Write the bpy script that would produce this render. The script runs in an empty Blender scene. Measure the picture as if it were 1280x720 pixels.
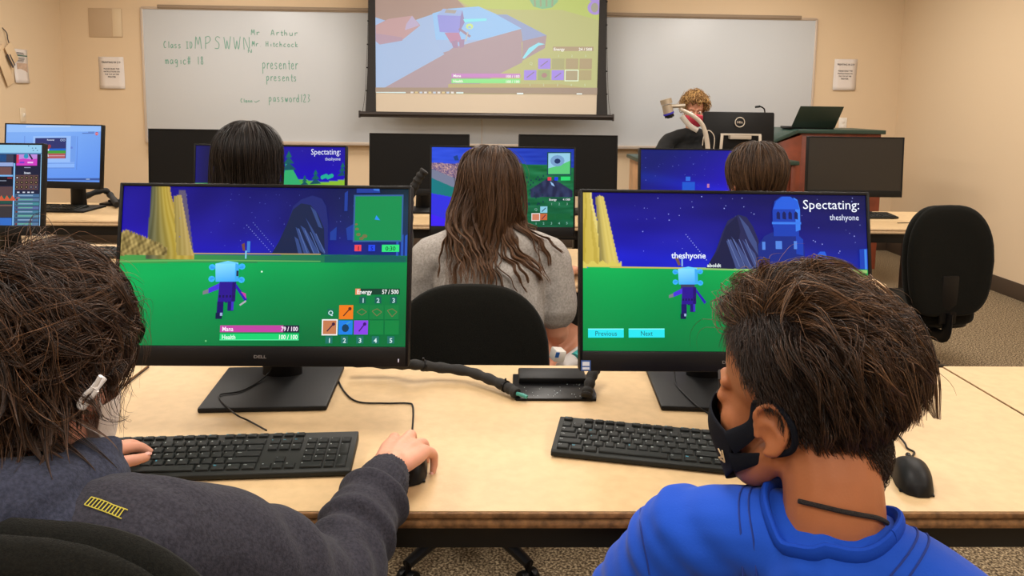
import bpy, bmesh, math, random
import numpy as np
from mathutils import Vector, Matrix, Euler, noise
from mathutils.bvhtree import BVHTree

R = math.radians
SC = bpy.context.scene
COL = SC.collection

# ---------------------------------------------------------------- camera, light, exposure
CAM_F, CAM_CY, CAM_H = 950.0, 240.0, 1.35          # focal length and optical centre for a 1280 px wide frame
YAW, PITCH, ROLL = R(1.5), math.atan(112 / 950), R(0.83)
_f = Vector((math.sin(YAW) * math.cos(PITCH), math.cos(YAW) * math.cos(PITCH), -math.sin(PITCH)))
_r0 = Vector((math.cos(YAW), -math.sin(YAW), 0))
_u0 = _r0.cross(_f)
CR = math.cos(ROLL) * _r0 + math.sin(ROLL) * _u0
CU = -math.sin(ROLL) * _r0 + math.cos(ROLL) * _u0
CAMPOS = Vector((0, 0, CAM_H))
cam = bpy.data.cameras.new('camera')
cam.sensor_width = 36
cam.lens = 36 * CAM_F / 1280
cam.shift_y = -(360 - CAM_CY) / 1280
cam.clip_start = 0.02
camo = bpy.data.objects.new('camera', cam)
COL.objects.link(camo)
m3 = Matrix((CR, CU, -_f)).transposed()
camo.matrix_world = Matrix.Translation(CAMPOS) @ m3.to_4x4()
SC.camera = camo
SC.view_settings.view_transform = 'Standard'
SC.view_settings.look = 'None'
SC.view_settings.gamma = 1
SC.view_settings.use_curve_mapping = False
SC.view_settings.exposure = 0.0
SC.cycles.max_bounces = 6
SC.cycles.use_denoising = True
world = bpy.data.worlds.new('world'); SC.world = world
world.use_nodes = True
world.node_tree.nodes['Background'].inputs[0].default_value = (0.5, 0.47, 0.43, 1)
world.node_tree.nodes['Background'].inputs[1].default_value = 0.15
LAMP_COL = (1.0, 0.935, 0.86)
LAMP_W = 30.0
LAMPS = [(x, y) for y in (-0.9, 1.3, 3.5, 5.5) for x in (-2.3, 0.0, 2.3)]
CEIL_Z = 2.75


def ray(px, py):
    return _f + CR * (px - 640) / CAM_F - CU * (py - CAM_CY) / CAM_F


def onY(px, py, Y):
    d = ray(px, py)
    return CAMPOS + d * (Y / d.y)


def onZ(px, py, Z):
    d = ray(px, py)
    return CAMPOS + d * ((Z - CAM_H) / d.z)


def onX(px, py, X):
    d = ray(px, py)
    return CAMPOS + d * (X / d.x)


def lin(c):
    return tuple(((v / 255) / 12.92 if v / 255 <= 0.04045 else ((v / 255 + 0.055) / 1.055) ** 2.4) for v in c)


# ---------------------------------------------------------------- materials
MATS = {}


def mat(name, col, rough=0.6, metal=0.0, spec=0.5, bump=None, var=None, coat=0.0, sheen=0.0, bumpdist=0.002):
    """col: sRGB 0-255. bump=(scale,strength) noise bump; var=(scale, amount) noise colour variation."""
    if name in MATS:
        return MATS[name]
    m = bpy.data.materials.new(name)
    m.use_nodes = True
    nt = m.node_tree
    b = nt.nodes['Principled BSDF']
    c = lin(col)
    b.inputs['Base Color'].default_value = (*c, 1)
    b.inputs['Roughness'].default_value = rough
    b.inputs['Metallic'].default_value = metal
    b.inputs['Specular IOR Level'].default_value = spec
    b.inputs['Coat Weight'].default_value = coat
    b.inputs['Sheen Weight'].default_value = sheen
    if var or bump:
        tc = nt.nodes.new('ShaderNodeTexCoord')
    if var:
        n = nt.nodes.new('ShaderNodeTexNoise')
        n.inputs['Scale'].default_value = var[0]
        n.inputs['Detail'].default_value = 4
        nt.links.new(tc.outputs['Object'], n.inputs['Vector'])
        r = nt.nodes.new('ShaderNodeValToRGB')
        a = var[1]
        r.color_ramp.elements[0].position = 0.35
        r.color_ramp.elements[1].position = 0.65
        r.color_ramp.elements[0].color = (*[v * (1 - a) for v in c], 1)
        r.color_ramp.elements[1].color = (*[min(1, v * (1 + a)) for v in c], 1)
        nt.links.new(n.outputs['Fac'], r.inputs['Fac'])
        nt.links.new(r.outputs['Color'], b.inputs['Base Color'])
    if bump:
        n = nt.nodes.new('ShaderNodeTexNoise')
        n.inputs['Scale'].default_value = bump[0]
        n.inputs['Detail'].default_value = 3
        nt.links.new(tc.outputs['Object'], n.inputs['Vector'])
        bp = nt.nodes.new('ShaderNodeBump')
        bp.inputs['Strength'].default_value = bump[1]
        bp.inputs['Distance'].default_value = bumpdist
        nt.links.new(n.outputs['Fac'], bp.inputs['Height'])
        nt.links.new(bp.outputs['Normal'], b.inputs['Normal'])
    MATS[name] = m
    return m


def attr_mat(name, rough=0.5, spec=0.5, emit=False, sheen=0.0, base=(0.01, 0.01, 0.012)):
    if name in MATS:
        return MATS[name]
    m = bpy.data.materials.new(name)
    m.use_nodes = True
    nt = m.node_tree
    b = nt.nodes['Principled BSDF']
    b.inputs['Roughness'].default_value = rough
    b.inputs['Specular IOR Level'].default_value = spec
    b.inputs['Sheen Weight'].default_value = sheen
    a = nt.nodes.new('ShaderNodeAttribute')
    a.attribute_name = 'Col'
    if emit:
        b.inputs['Base Color'].default_value = (*base, 1)
        nt.links.new(a.outputs['Color'], b.inputs['Emission Color'])
        b.inputs['Emission Strength'].default_value = 1.0
    else:
        nt.links.new(a.outputs['Color'], b.inputs['Base Color'])
    MATS[name] = m
    return m


# ---------------------------------------------------------------- object helpers
def thing(name, label, cat, loc=(0, 0, 0), rotz=0.0, group=None):
    o = bpy.data.objects.new(name, None)
    COL.objects.link(o)
    o.location = loc
    o.rotation_euler = (0, 0, rotz)
    o.empty_display_size = 0.05
    o['label'] = label
    o['category'] = cat
    if group:
        o['group'] = group
    return o


def tag(o, label, cat, group=None):
    o['label'] = label
    o['category'] = cat
    if group:
        o['group'] = group
    return o


def link_mesh(name, me, mats, parent=None, smooth=False, world=False, label=None):
    o = bpy.data.objects.new(name, me)
    COL.objects.link(o)
    for m in (mats if isinstance(mats, (list, tuple)) else [mats]):
        me.materials.append(m)
    if parent is not None:
        o.parent = parent
        if world:   # the mesh was made in world coordinates
            M = (Matrix.Translation(parent.location) @ parent.rotation_euler.to_matrix().to_4x4())
            p = parent
            while p.parent is not None:
                p = p.parent
                M = Matrix.Translation(p.location) @ p.rotation_euler.to_matrix().to_4x4() @ M
            me.transform(M.inverted())
    if smooth:
        me.polygons.foreach_set('use_smooth', [True] * len(me.polygons))
        if smooth != 'all':
            try:
                me.set_sharp_from_angle(angle=R(35))
            except Exception:
                pass
    if label:
        o['label'] = label
    return o


class B:
    """collects shapes into one mesh"""

    def __init__(s):
        s.bm = bmesh.new()
        s.mi = 0

    def _merge(s, b2, M=None):
        if M is not None:
            bmesh.ops.transform(b2, matrix=M, verts=b2.verts)
        me = bpy.data.meshes.new('tmp')
        b2.to_mesh(me)
        b2.free()
        n0 = len(s.bm.faces)
        s.bm.from_mesh(me)
        bpy.data.meshes.remove(me)
        s.bm.faces.ensure_lookup_table()
        if s.mi:
            for i in range(n0, len(s.bm.faces)):
                s.bm.faces[i].material_index = s.mi
        return s

    def box(s, c, d, bev=0.0, seg=2, rot=None, taper=None):
        b2 = bmesh.new()
        bmesh.ops.create_cube(b2, size=1)
        for v in b2.verts:
            if taper and v.co.z > 0:
                v.co.x *= taper[0]
                v.co.y *= taper[1]
            v.co = Vector((v.co.x * d[0], v.co.y * d[1], v.co.z * d[2]))
        if bev:
            bmesh.ops.bevel(b2, geom=b2.edges[:], offset=min(bev, min(d) * 0.49), segments=seg, affect='EDGES', profile=0.5)
        M = Matrix.Translation(c)
        if rot:
            M = M @ Euler(rot).to_matrix().to_4x4()
        return s._merge(b2, M)

    def cyl(s, p0, p1, r0, r1=None, n=20, cap=True, bev=0):
        p0, p1 = Vector(p0), Vector(p1)
        r1 = r0 if r1 is None else r1
        b2 = bmesh.new()
        bmesh.ops.create_cone(b2, cap_ends=cap, segments=n, radius1=r0, radius2=r1, depth=(p1 - p0).length)
        if bev:
            ed = [e for e in b2.edges if len(e.link_faces) == 2 and max(len(f.verts) for f in e.link_faces) > 4]
            bmesh.ops.bevel(b2, geom=ed, offset=bev, segments=2, affect='EDGES', profile=0.5)
        q = Vector((0, 0, 1)).rotation_difference((p1 - p0).normalized()).to_matrix().to_4x4()
        return s._merge(b2, Matrix.Translation((p0 + p1) / 2) @ q)

    def prism(s, poly, h, M=None, bev=0, seg=2):
        """polygon in xy extruded up z by h"""
        b2 = bmesh.new()
        vs = [b2.verts.new((p[0], p[1], 0)) for p in poly]
        f = b2.faces.new(vs)
        r = bmesh.ops.extrude_face_region(b2, geom=[f])
        bmesh.ops.translate(b2, vec=(0, 0, h), verts=[g for g in r['geom'] if isinstance(g, bmesh.types.BMVert)])
        bmesh.ops.recalc_face_normals(b2, faces=b2.faces)
        if bev:
            bmesh.ops.bevel(b2, geom=b2.edges[:], offset=bev, segments=seg, affect='EDGES', profile=0.5)
        return s._merge(b2, M)

    def lathe(s, prof, c=(0, 0, 0), n=32, M=None):
        b2 = bmesh.new()
        rings = []
        for r, z in prof:
            rings.append([b2.verts.new((max(r, 1e-5) * math.cos(2 * math.pi * k / n), max(r, 1e-5) * math.sin(2 * math.pi * k / n), z)) for k in range(n)])
        for a, b in zip(rings, rings[1:]):
            for k in range(n):
                b2.faces.new((a[k], a[(k + 1) % n], b[(k + 1) % n], b[k]))
        b2.faces.new(rings[0][::-1])
        b2.faces.new(rings[-1])
        bmesh.ops.recalc_face_normals(b2, faces=b2.faces)
        MM = Matrix.Translation(c)
        if M is not None:
            MM = MM @ M
        return s._merge(b2, MM)

    def tube(s, pts, rad, n=10, flat=None, up=(0, 0, 1)):
        """round (or flattened) tube through points; rad a number or one per point"""
        pts = [Vector(p) for p in pts]
        N = len(pts)
        if not hasattr(rad, '__len__'):
            rad = [rad] * N
        b2 = bmesh.new()
        rings = []
        pu = Vector(up)
        for i, p in enumerate(pts):
            t = (pts[min(i + 1, N - 1)] - pts[max(i - 1, 0)]).normalized()
            x = pu.cross(t)
            if x.length < 1e-4:
                x = Vector((1, 0, 0)).cross(t)
            x.normalize()
            y = t.cross(x)
            pu = y
            a, b = (rad[i], rad[i]) if flat is None else (rad[i] * flat[0], rad[i] * flat[1])
            rings.append([b2.verts.new(p + x * a * math.cos(2 * math.pi * k / n) + y * b * math.sin(2 * math.pi * k / n)) for k in range(n)])
        for a, b in zip(rings, rings[1:]):
            for k in range(n):
                b2.faces.new((a[k], a[(k + 1) % n], b[(k + 1) % n], b[k]))
        b2.faces.new(rings[0][::-1])
        b2.faces.new(rings[-1])
        bmesh.ops.recalc_face_normals(b2, faces=b2.faces)
        return s._merge(b2)

    def poly(s, pts):
        vs = [s.bm.verts.new(p) for p in pts]
        f = s.bm.faces.new(vs)
        f.material_index = s.mi
        return s

    def done(s, name, m, parent=None, smooth=True, world=False, label=None):
        me = bpy.data.meshes.new(name)
        s.bm.to_mesh(me)
        s.bm.free()
        return link_mesh(name, me, m, parent, smooth, world, label)


def spline(pts, n=8):
    """Catmull-Rom through points"""
    P = [Vector(p) for p in pts]
    P = [P[0] * 2 - P[1]] + P + [P[-1] * 2 - P[-2]]
    out = []
    for i in range(1, len(P) - 2):
        a, b, c, d = P[i - 1], P[i], P[i + 1], P[i + 2]
        for k in range(n):
            t = k / n
            out.append(0.5 * ((2 * b) + (c - a) * t + (2 * a - 5 * b + 4 * c - d) * t * t + (3 * b - a - 3 * c + d) * t ** 3))
    out.append(P[-2])
    return out


def struct(o):
    o['kind'] = 'structure'
    return o


def copy_tree(o, parent=None):
    c = o.copy()
    COL.objects.link(c)
    c.parent = parent
    for ch in list(o.children):
        copy_tree(ch, c)
    return c


_GL = {}


def glyphs(txt, bold=False):
    """2D outline mesh of a line of text, unit size: verts, faces, width"""
    key = (txt, bold)
    if key not in _GL:
        cu = bpy.data.curves.new('t', 'FONT')
        cu.body = txt
        cu.resolution_u = 2
        if bold:
            cu.offset = 0.018
        o = bpy.data.objects.new('t', cu)
        COL.objects.link(o)
        dg = bpy.context.evaluated_depsgraph_get()
        me = bpy.data.meshes.new_from_object(o.evaluated_get(dg))
        V = [tuple(v.co) for v in me.vertices]
        F = [tuple(p.vertices) for p in me.polygons]
        bpy.data.objects.remove(o)
        bpy.data.curves.remove(cu)
        bpy.data.meshes.remove(me)
        x = [v[0] for v in V] or [0]
        _GL[key] = (V, F, max(x))
    return _GL[key]


class Canvas:
    """flat picture: coloured polygons in a px frame mapped on a rectangle (local x right, z up), each layer 0.03 mm proud"""

    def __init__(s, quad, size, gain=1.0, dark=None):
        # quad: (x0, yl0, yr0, x1, yl1, yr1): left x, top y at left/right, right x, bottom y at left/right
        s.q = quad
        s.w, s.h = size
        s.V, s.F, s.C = [], [], []
        s.layer = 0
        s.gain = gain
        s.dark = dark

    def uv(s, x, y):
        x0, tl, tr, x1, bl, br = s.q
        u = (x - x0) / (x1 - x0)
        t = tl + (tr - tl) * u
        b = bl + (br - bl) * u
        return u, (y - t) / (b - t)

    def _add(s, pts, faces, cols):
        n = len(s.V)
        for (x, y) in pts:
            u, v = s.uv(x, y)
            u = min(max(u, 0), 1)
            v = min(max(v, 0), 1)
            s.V.append(((u - .5) * s.w, -s.layer * 0.00003, (.5 - v) * s.h))
        s.F += [tuple(n + i for i in f) for f in faces]
        if isinstance(cols, tuple):
            cols = [cols] * len(pts)
        s.C += [lin(c) for c in cols]

    def poly(s, pts, col):
        s.layer += 1
        s._add(pts, [tuple(range(len(pts)))], col)

    def rect(s, x0, y0, x1, y1, col):
        s.poly([(x0, y0), (x1, y0), (x1, y1), (x0, y1)], col)

    def line(s, x0, y0, x1, y1, w, col):
        d = math.hypot(x1 - x0, y1 - y0) or 1
        nx, ny = -(y1 - y0) / d * w / 2, (x1 - x0) / d * w / 2
        s.poly([(x0 + nx, y0 + ny), (x1 + nx, y1 + ny), (x1 - nx, y1 - ny), (x0 - nx, y0 - ny)], col)

    def disc(s, x, y, rx, ry, col, n=16):
        s.poly([(x + rx * math.cos(2 * math.pi * k / n), y + ry * math.sin(2 * math.pi * k / n)) for k in range(n)], col)

    def frame(s, x0, y0, x1, y1, w, col):
        s.rect(x0, y0, x1, y0 + w, col); s.rect(x0, y1 - w, x1, y1, col)
        s.rect(x0, y0, x0 + w, y1, col); s.rect(x1 - w, y0, x1, y1, col)

    def text(s, t, x, y, size, col, width=None, anchor='l', bold=False, slope=0.0):
        """y: baseline"""
        V, F, W = glyphs(t, bold)
        sx = size if width is None else width / max(W, 1e-3)
        ox = x - (W * sx if anchor == 'r' else W * sx / 2 if anchor == 'c' else 0)
        s.layer += 1
        s._add([(ox + v[0] * sx, y - v[1] * size + slope * (ox + v[0] * sx - x)) for v in V], F, col)

    def grid(s, nx, ny, fn, rect=None):
        """fn(X, Y) -> colour array (n,3) sRGB 0-255"""
        x0, tl, tr, x1, bl, br = s.q
        s.layer += 1
        n = len(s.V)
        us, vs = np.meshgrid(np.linspace(0, 1, nx), np.linspace(0, 1, ny))
        us, vs = us.ravel(), vs.ravel()
        X = x0 + (x1 - x0) * us
        T = tl + (tr - tl) * us
        Y = T + (bl + (br - bl) * us - T) * vs
        c = np.clip(fn(X, Y), 0, 255) / 255
        c = np.where(c <= .04045, c / 12.92, ((c + .055) / 1.055) ** 2.4)
        s.V += [((u - .5) * s.w, -s.layer * 0.00003, (.5 - v) * s.h) for u, v in zip(us, vs)]
        s.C += [tuple(k) for k in c]
        for j in range(ny - 1):
            for i in range(nx - 1):
                a = n + j * nx + i
                s.F.append((a, a + nx, a + nx + 1, a + 1))

    def done(s, name, m, parent, M=None):
        me = bpy.data.meshes.new(name)
        me.from_pydata(s.V, [], s.F)
        a = me.color_attributes.new('Col', 'FLOAT_COLOR', 'POINT')
        c = np.ones((len(s.V), 4), dtype=np.float32)
        c[:, :3] = np.array(s.C) * s.gain
        a.data.foreach_set('color', c.ravel())
        # all faces look to -y
        me.update()
        bm = bmesh.new(); bm.from_mesh(me)
        bm.normal_update()
        for f in bm.faces:
            if f.normal.y > 0:
                f.normal_flip()
        bm.to_mesh(me); bm.free()
        if M is not None:
            me.transform(M)
        return link_mesh(name, me, m, parent)


def nz(X, Y, seed=0, n=6, sc=1.0):
    """cheap smooth noise from summed sines, about -1..1"""
    rg = np.random.RandomState(seed)
    o = np.zeros_like(X, dtype=float)
    for k in range(n):
        a = rg.rand() * 6.28
        f = sc * (0.6 + rg.rand() * 1.8)
        o += np.sin((X * np.cos(a) + Y * np.sin(a)) * f + rg.rand() * 6.28)
    return o / n * 1.6
# ---------------------------------------------------------------- room shell
WY, RX, LX, BY = 7.05, 3.77, -3.89, -2.6
M_wall = mat('wall_paint', (222, 199, 167), 0.75, spec=0.2, bump=(120, 0.15), bumpdist=0.001)
M_ceil = mat('ceiling_tile', (225, 220, 208), 0.9, spec=0.1, bump=(60, 0.3))
M_carpet = mat('carpet', (122, 106, 84), 0.95, spec=0.1)
nt = M_carpet.node_tree
_b = nt.nodes['Principled BSDF']
tc = nt.nodes.new('ShaderNodeTexCoord')
n1 = nt.nodes.new('ShaderNodeTexNoise'); n1.inputs['Scale'].default_value = 130; n1.inputs['Detail'].default_value = 2
n2 = nt.nodes.new('ShaderNodeTexNoise'); n2.inputs['Scale'].default_value = 4; n2.inputs['Detail'].default_value = 3
rp = nt.nodes.new('ShaderNodeValToRGB')
rp.color_ramp.elements[0].position = 0.36; rp.color_ramp.elements[0].color = (*lin((66, 55, 42)), 1)
rp.color_ramp.elements[1].position = 0.64; rp.color_ramp.elements[1].color = (*lin((178, 160, 130)), 1)
e = rp.color_ramp.elements.new(0.5); e.color = (*lin((118, 102, 80)), 1)
nt.links.new(tc.outputs['Object'], n1.inputs['Vector']); nt.links.new(n1.outputs['Fac'], rp.inputs['Fac'])
nt.links.new(rp.outputs['Color'], _b.inputs['Base Color'])
bp = nt.nodes.new('ShaderNodeBump'); bp.inputs['Strength'].default_value = 0.6; bp.inputs['Distance'].default_value = 0.006
nt.links.new(n1.outputs['Fac'], bp.inputs['Height']); nt.links.new(bp.outputs['Normal'], _b.inputs['Normal'])

M_black = mat('black_plastic', (15, 15, 16), 0.5, spec=0.22, bump=(900, 0.1), bumpdist=0.0004)
M_blackg = mat('black_gloss', (11, 11, 13), 0.38, spec=0.25)
M_key = mat('key_plastic', (20, 23, 22), 0.55, spec=0.25)
M_kbody = mat('keyboard_plastic', (25, 27, 25), 0.55, spec=0.25)
M_legend = mat('legend_white', (190, 200, 200), 0.6)
M_legend_blue = mat('legend_blue', (70, 170, 200), 0.6)
M_fabric_black = mat('chair_fabric', (19, 19, 16), 0.95, spec=0.08, bump=(700, 0.6), bumpdist=0.001, var=(400, 0.35), sheen=0.05)
M_metal_black = mat('black_steel', (22, 21, 21), 0.5, spec=0.4)
M_lam = mat('table_laminate', (199, 170, 128), 0.45, spec=0.35, bump=(160, 0.25), bumpdist=0.0008, var=(45, 0.05))
M_edge = mat('worn_brown_edging', (128, 92, 56), 0.6, var=(60, 0.45), bump=(90, 0.5))
M_edge2 = mat('pale_edging', (208, 178, 140), 0.5, var=(60, 0.08))
M_base = mat('baseboard_rubber', (72, 58, 46), 0.55)
M_board = mat('whiteboard_enamel', (200, 205, 210), 0.36, spec=0.4)
M_alu = mat('brushed_aluminium', (190, 180, 165), 0.4, metal=0.8)
M_alu_light = mat('silver_plastic', (196, 186, 172), 0.4, metal=0.2)
M_paper = mat('paper', (226, 218, 212), 0.8)
M_ink = mat('ink_dark', (70, 64, 66), 0.8)
M_green = mat('green_laminate', (36, 60, 52), 0.4)
M_cherry = mat('cherry_wood', (122, 56, 34), 0.45, var=(9, 0.22), bump=(40, 0.1))
M_white = mat('white_plastic', (232, 228, 220), 0.45)

T = 0.15
struct(B().box(((RX + LX) / 2, (WY + BY) / 2, -T / 2), (RX - LX + 2 * T, WY - BY + 2 * T, T)).done('floor', M_carpet))
struct(B().box(((RX + LX) / 2, (WY + BY) / 2, CEIL_Z + T / 2), (RX - LX + 2 * T, WY - BY + 2 * T, T)).done('ceiling', M_ceil))
struct(B().box(((RX + LX) / 2, WY + T / 2, CEIL_Z / 2), (RX - LX + 2 * T, T, CEIL_Z)).done('wall_front', M_wall))
struct(B().box(((RX + LX) / 2, BY - T / 2, CEIL_Z / 2), (RX - LX + 2 * T, T, CEIL_Z)).done('wall_rear', M_wall))
struct(B().box((RX + T / 2, (WY + BY) / 2, CEIL_Z / 2), (T, WY - BY, CEIL_Z)).done('wall_right', M_wall))
struct(B().box((LX - T / 2, (WY + BY) / 2, CEIL_Z / 2), (T, WY - BY, CEIL_Z)).done('wall_left', M_wall))
struct(B().box((RX - 0.006, (WY + BY) / 2, 0.06), (0.012, WY - BY, 0.12), bev=0.004).done('baseboard_right', M_base))
struct(B().box((LX + 0.006, (WY + BY) / 2, 0.06), (0.012, WY - BY, 0.12), bev=0.004).done('baseboard_left', M_base))
struct(B().box(((RX + LX) / 2, WY - 0.006, 0.06), (RX - LX - 0.024, 0.012, 0.12), bev=0.004).done('baseboard_front', M_base))

# ceiling lights: recessed fluorescent fixtures, each with its own lamp
M_diff = attr_mat('lamp_diffuser', 0.5)
M_diff = bpy.data.materials.new('lamp_diffuser_glow'); M_diff.use_nodes = True
_d = M_diff.node_tree.nodes['Principled BSDF']
_d.inputs['Emission Color'].default_value = (*LAMP_COL, 1); _d.inputs['Emission Strength'].default_value = 2.0
for i, (x, y) in enumerate(LAMPS):
    row = ['behind the near chairs', 'over the near row', 'over the empty desks', 'by the whiteboard'][i // 3]
    side = ['window side', 'middle', 'aisle side'][i % 3]
    t = thing('ceiling_light', 'recessed fluorescent ceiling light %s, %s of the room' % (row, side), 'ceiling light', (x, y, CEIL_Z), group='ceiling lights')
    b = B()
    for sx in (-1, 1):
        b.box((sx * 0.3, 0, -0.008), (0.02, 1.22, 0.016), bev=0.003)
        b.box((0, sx * 0.6, -0.008), (0.6, 0.02, 0.016), bev=0.003)
    b.done('frame', M_white, t)
    B().box((0, 0, -0.006), (0.58, 1.18, 0.006)).done('diffuser', M_diff, t)
    la = bpy.data.lights.new('lamp', 'AREA')
    la.shape = 'RECTANGLE'; la.size = 0.56; la.size_y = 1.15
    la.energy = LAMP_W; la.color = LAMP_COL
    lo = bpy.data.objects.new('lamp', la); COL.objects.link(lo)
    lo.parent = t; lo.location = (0, 0, -0.014)

# ---------------------------------------------------------------- whiteboard
bt, bb = 2.145, 0.955
bx0, bx1 = -3.16, 2.955
wb = thing('whiteboard', 'long white wall board with green marker writing, behind the projection screen', 'whiteboard', ((bx0 + bx1) / 2, WY, bb))
bw, bh = bx1 - bx0, bt - bb
b = B()
for k in (0, 1):
    x = -bw / 4 + k * bw / 2
    b.box((x, -0.012, bh / 2), (bw / 2 - 0.004, 0.018, bh - 0.01), bev=0.002)
b.done('panel', M_board, wb)
b = B()
b.box((-bw / 2, -0.016, bh / 2), (0.022, 0.028, bh), bev=0.003)
b.box((bw / 2, -0.016, bh / 2), (0.022, 0.028, bh), bev=0.003)
b.box((0, -0.016, bh), (bw, 0.028, 0.022), bev=0.003)
b.box((0, -0.016, 0), (bw, 0.028, 0.022), bev=0.003)
b.box((0, -0.021, bh / 2), (0.006, 0.004, bh))
b.done('frame', mat('board_frame', (205, 190, 175), 0.4, metal=0.3), wb)
B().box((0, -0.035, bh + 0.012), (bw - 0.3, 0.03, 0.03), bev=0.005).done('map_rail', mat('cork_rail', (150, 132, 112), 0.7), wb)
B().box((0, -0.055, -0.005), (bw - 0.05, 0.08, 0.014), bev=0.004).box((0, -0.093, 0.0), (bw - 0.05, 0.006, 0.03), bev=0.002).done('marker_tray', mat('tray_alu', (200, 186, 172), 0.4, metal=0.3), wb)

# single-stroke handwriting: glyph = strokes on a grid, x 0..1, baseline 0, x-height 1, cap 1.8
SG = {
 'a': ['90 85 50 98 12 50 40 0 90 60', '92 98 98 0'], 'c': ['90 85 55 100 15 60 25 10 60 0 90 15'], 'd': ['90 30 50 95 10 50 40 0 90 30', '90 180 92 0'],
 'e': ['10 50 80 60 60 100 20 70 20 20 60 0 95 20'], 'g': ['85 90 40 100 15 55 50 20 85 90', '85 90 80 -50 30 -60'], 'h': ['15 180 15 0', '15 60 50 95 80 70 85 0'],
 'i': ['50 95 50 0', '50 135 52 140'], 'k': ['15 180 15 0', '80 100 15 45 90 0'], 'l': ['50 180 50 0'], 'm': ['5 95 8 0', '8 70 30 98 48 70 50 0', '50 70 75 98 95 70 97 0'],
 'n': ['10 98 12 0', '12 60 50 98 80 75 85 0'], 'o': ['50 100 12 60 30 5 75 5 90 55 50 100'], 'p': ['12 100 14 -85', '12 80 55 105 88 60 55 10 14 20'],
 'r': ['15 98 18 0', '18 60 50 98 90 90'], 's': ['85 90 40 100 20 70 75 40 70 5 10 5'], 't': ['50 150 50 10 80 0', '15 95 85 95'], 'u': ['10 98 15 20 50 0 85 30', '88 98 90 0'],
 'w': ['5 98 28 0 50 80 72 0 96 98'], 'A': ['0 0 50 180 98 0', '18 60 85 60'], 'C': ['90 160 50 180 10 100 30 10 90 15'], 'D': ['15 180 18 0', '10 175 70 160 90 90 60 10 18 0'],
 'H': ['10 180 12 0', '88 180 90 0', '10 90 90 95'], 'I': ['10 178 90 178', '50 178 50 0', '10 0 90 0'], 'M': ['0 0 18 180 50 60 82 180 100 0'], 'N': ['8 0 12 180 85 5 92 185'],
 'P': ['12 0 20 180', '10 170 70 185 92 140 60 90 18 80'], 'S': ['90 165 50 185 20 140 75 80 60 10 5 10'], 'W': ['0 180 28 0 50 130 72 0 105 190'],
 '1': ['50 180 48 0'], '2': ['15 145 50 180 80 140 10 5 95 5'], '3': ['15 170 75 165 40 95 85 50 15 0'], '8': ['80 150 50 180 25 140 80 50 50 0 20 45 80 150'],
 '#': ['35 180 25 0', '75 180 65 0', '0 120 100 125', '0 60 95 65'], '.': ['45 0 55 6'], '~': ['0 60 35 10 70 60 120 100']}


def write_strokes(b, txt, x, z, size, w, adv=1.25, y=-0.0222, slope=0.0, th=0.0011):
    rg = random.Random(txt)
    for ch in txt:
        if ch != ' ':
            for st in SG[ch]:
                v = [float(k) / 100 for k in st.split()]
                P = [(x + v[i] * size * adv * 0.66 + rg.uniform(-.02, .02) * size, y, z + v[i + 1] * size) for i in range(0, len(v) - 1, 2)]
                if len(P) > 2:
                    P = spline(P, 4)
                b.tube(P, w, n=5, flat=(1, 0.25), up=(0, 1, 0))
        x += size * adv * (0.75 if ch in 'il1.tr' else 1.0)
        z += slope * size


cx, cz = (bx0 + bx1) / 2, bb
for txt, px, py, hpx, wpx in [('Class ID', 206, 60, 7, 36), ('MPSWWN', 245, 61, 13.0, 70), ('magic# 18', 208, 80, 5.2, 48), ('Mr  Arthur', 315, 44, 6.0, 57), ('Mr. Hitchcock', 316, 58, 5.6, 57),
                              ('N', 311, 66, 3.5, 7), ('presenter', 329, 86, 7.0, 44), ('presents', 334, 101, 5.4, 38), ('Glenn'.replace('G', 'C').replace('l', 'l'), 302, 128, 4, 15), ('~', 319, 128, 4, 8), ('password123', 337, 127, 5.2, 52)]:
    b = B()
    p = onY(px, py, WY)
    s = hpx / 950 * WY
    n = sum((0.75 if ch in 'il1.tr' else 1.0) for ch in txt)
    write_strokes(b, txt, p.x - cx, p.z - cz, s * (1.0 if txt.islower() else 0.62), 0.0034, adv=(wpx / 950 * WY) / (n * s * (1.0 if txt.islower() else 0.62)))
    b.done('marker_writing', mat('green_marker', (112, 165, 148), 0.6), wb)

# ---------------------------------------------------------------- projection screen
SY = 6.75
p0, p1 = onY(449, 139, SY), onY(767, 143, SY)
scw = (p1.x - p0.x); sz = p0.z - 0.0
ps = thing('projection_screen', 'pulled-down projection screen with black side borders, showing a colourful game', 'projection screen', ((p0.x + p1.x) / 2, SY, sz))
b = B()
b.tube([(-scw / 2, 0, -0.02), (scw / 2, 0, -0.02)], 0.026, n=20, flat=(1, 0.8)).box((0, -0.0, -0.035), (scw, 0.03, 0.03), bev=0.006)
b.box((-scw / 2 + .004, 0, -0.025), (0.012, 0.056, 0.062), bev=0.004).box((scw / 2 - .004, 0, -0.025), (0.012, 0.056, 0.062), bev=0.004)
b.done('bottom_bar', mat('bar_dark', (58, 52, 50), 0.4, metal=0.3), ps)
ztop = CEIL_Z - sz - 0.12
xl, xr = onY(469, 70, SY).x - (p0.x + p1.x) / 2, onY(748, 70, SY).x - (p0.x + p1.x) / 2
b = B()
b.box(((xl + xr) / 2, 0.003, (ztop) / 2), (xr - xl, 0.003, ztop))
b.done('screen_cloth', mat('screen_white', (208, 196, 178), 0.85, spec=0.1), ps)
xoL = [(-scw / 2 + 0.055, 0.0), (-scw / 2 + 0.075, 0.35), (-scw / 2 + 0.088, 0.9), (-scw / 2 + 0.09, ztop)]
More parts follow.
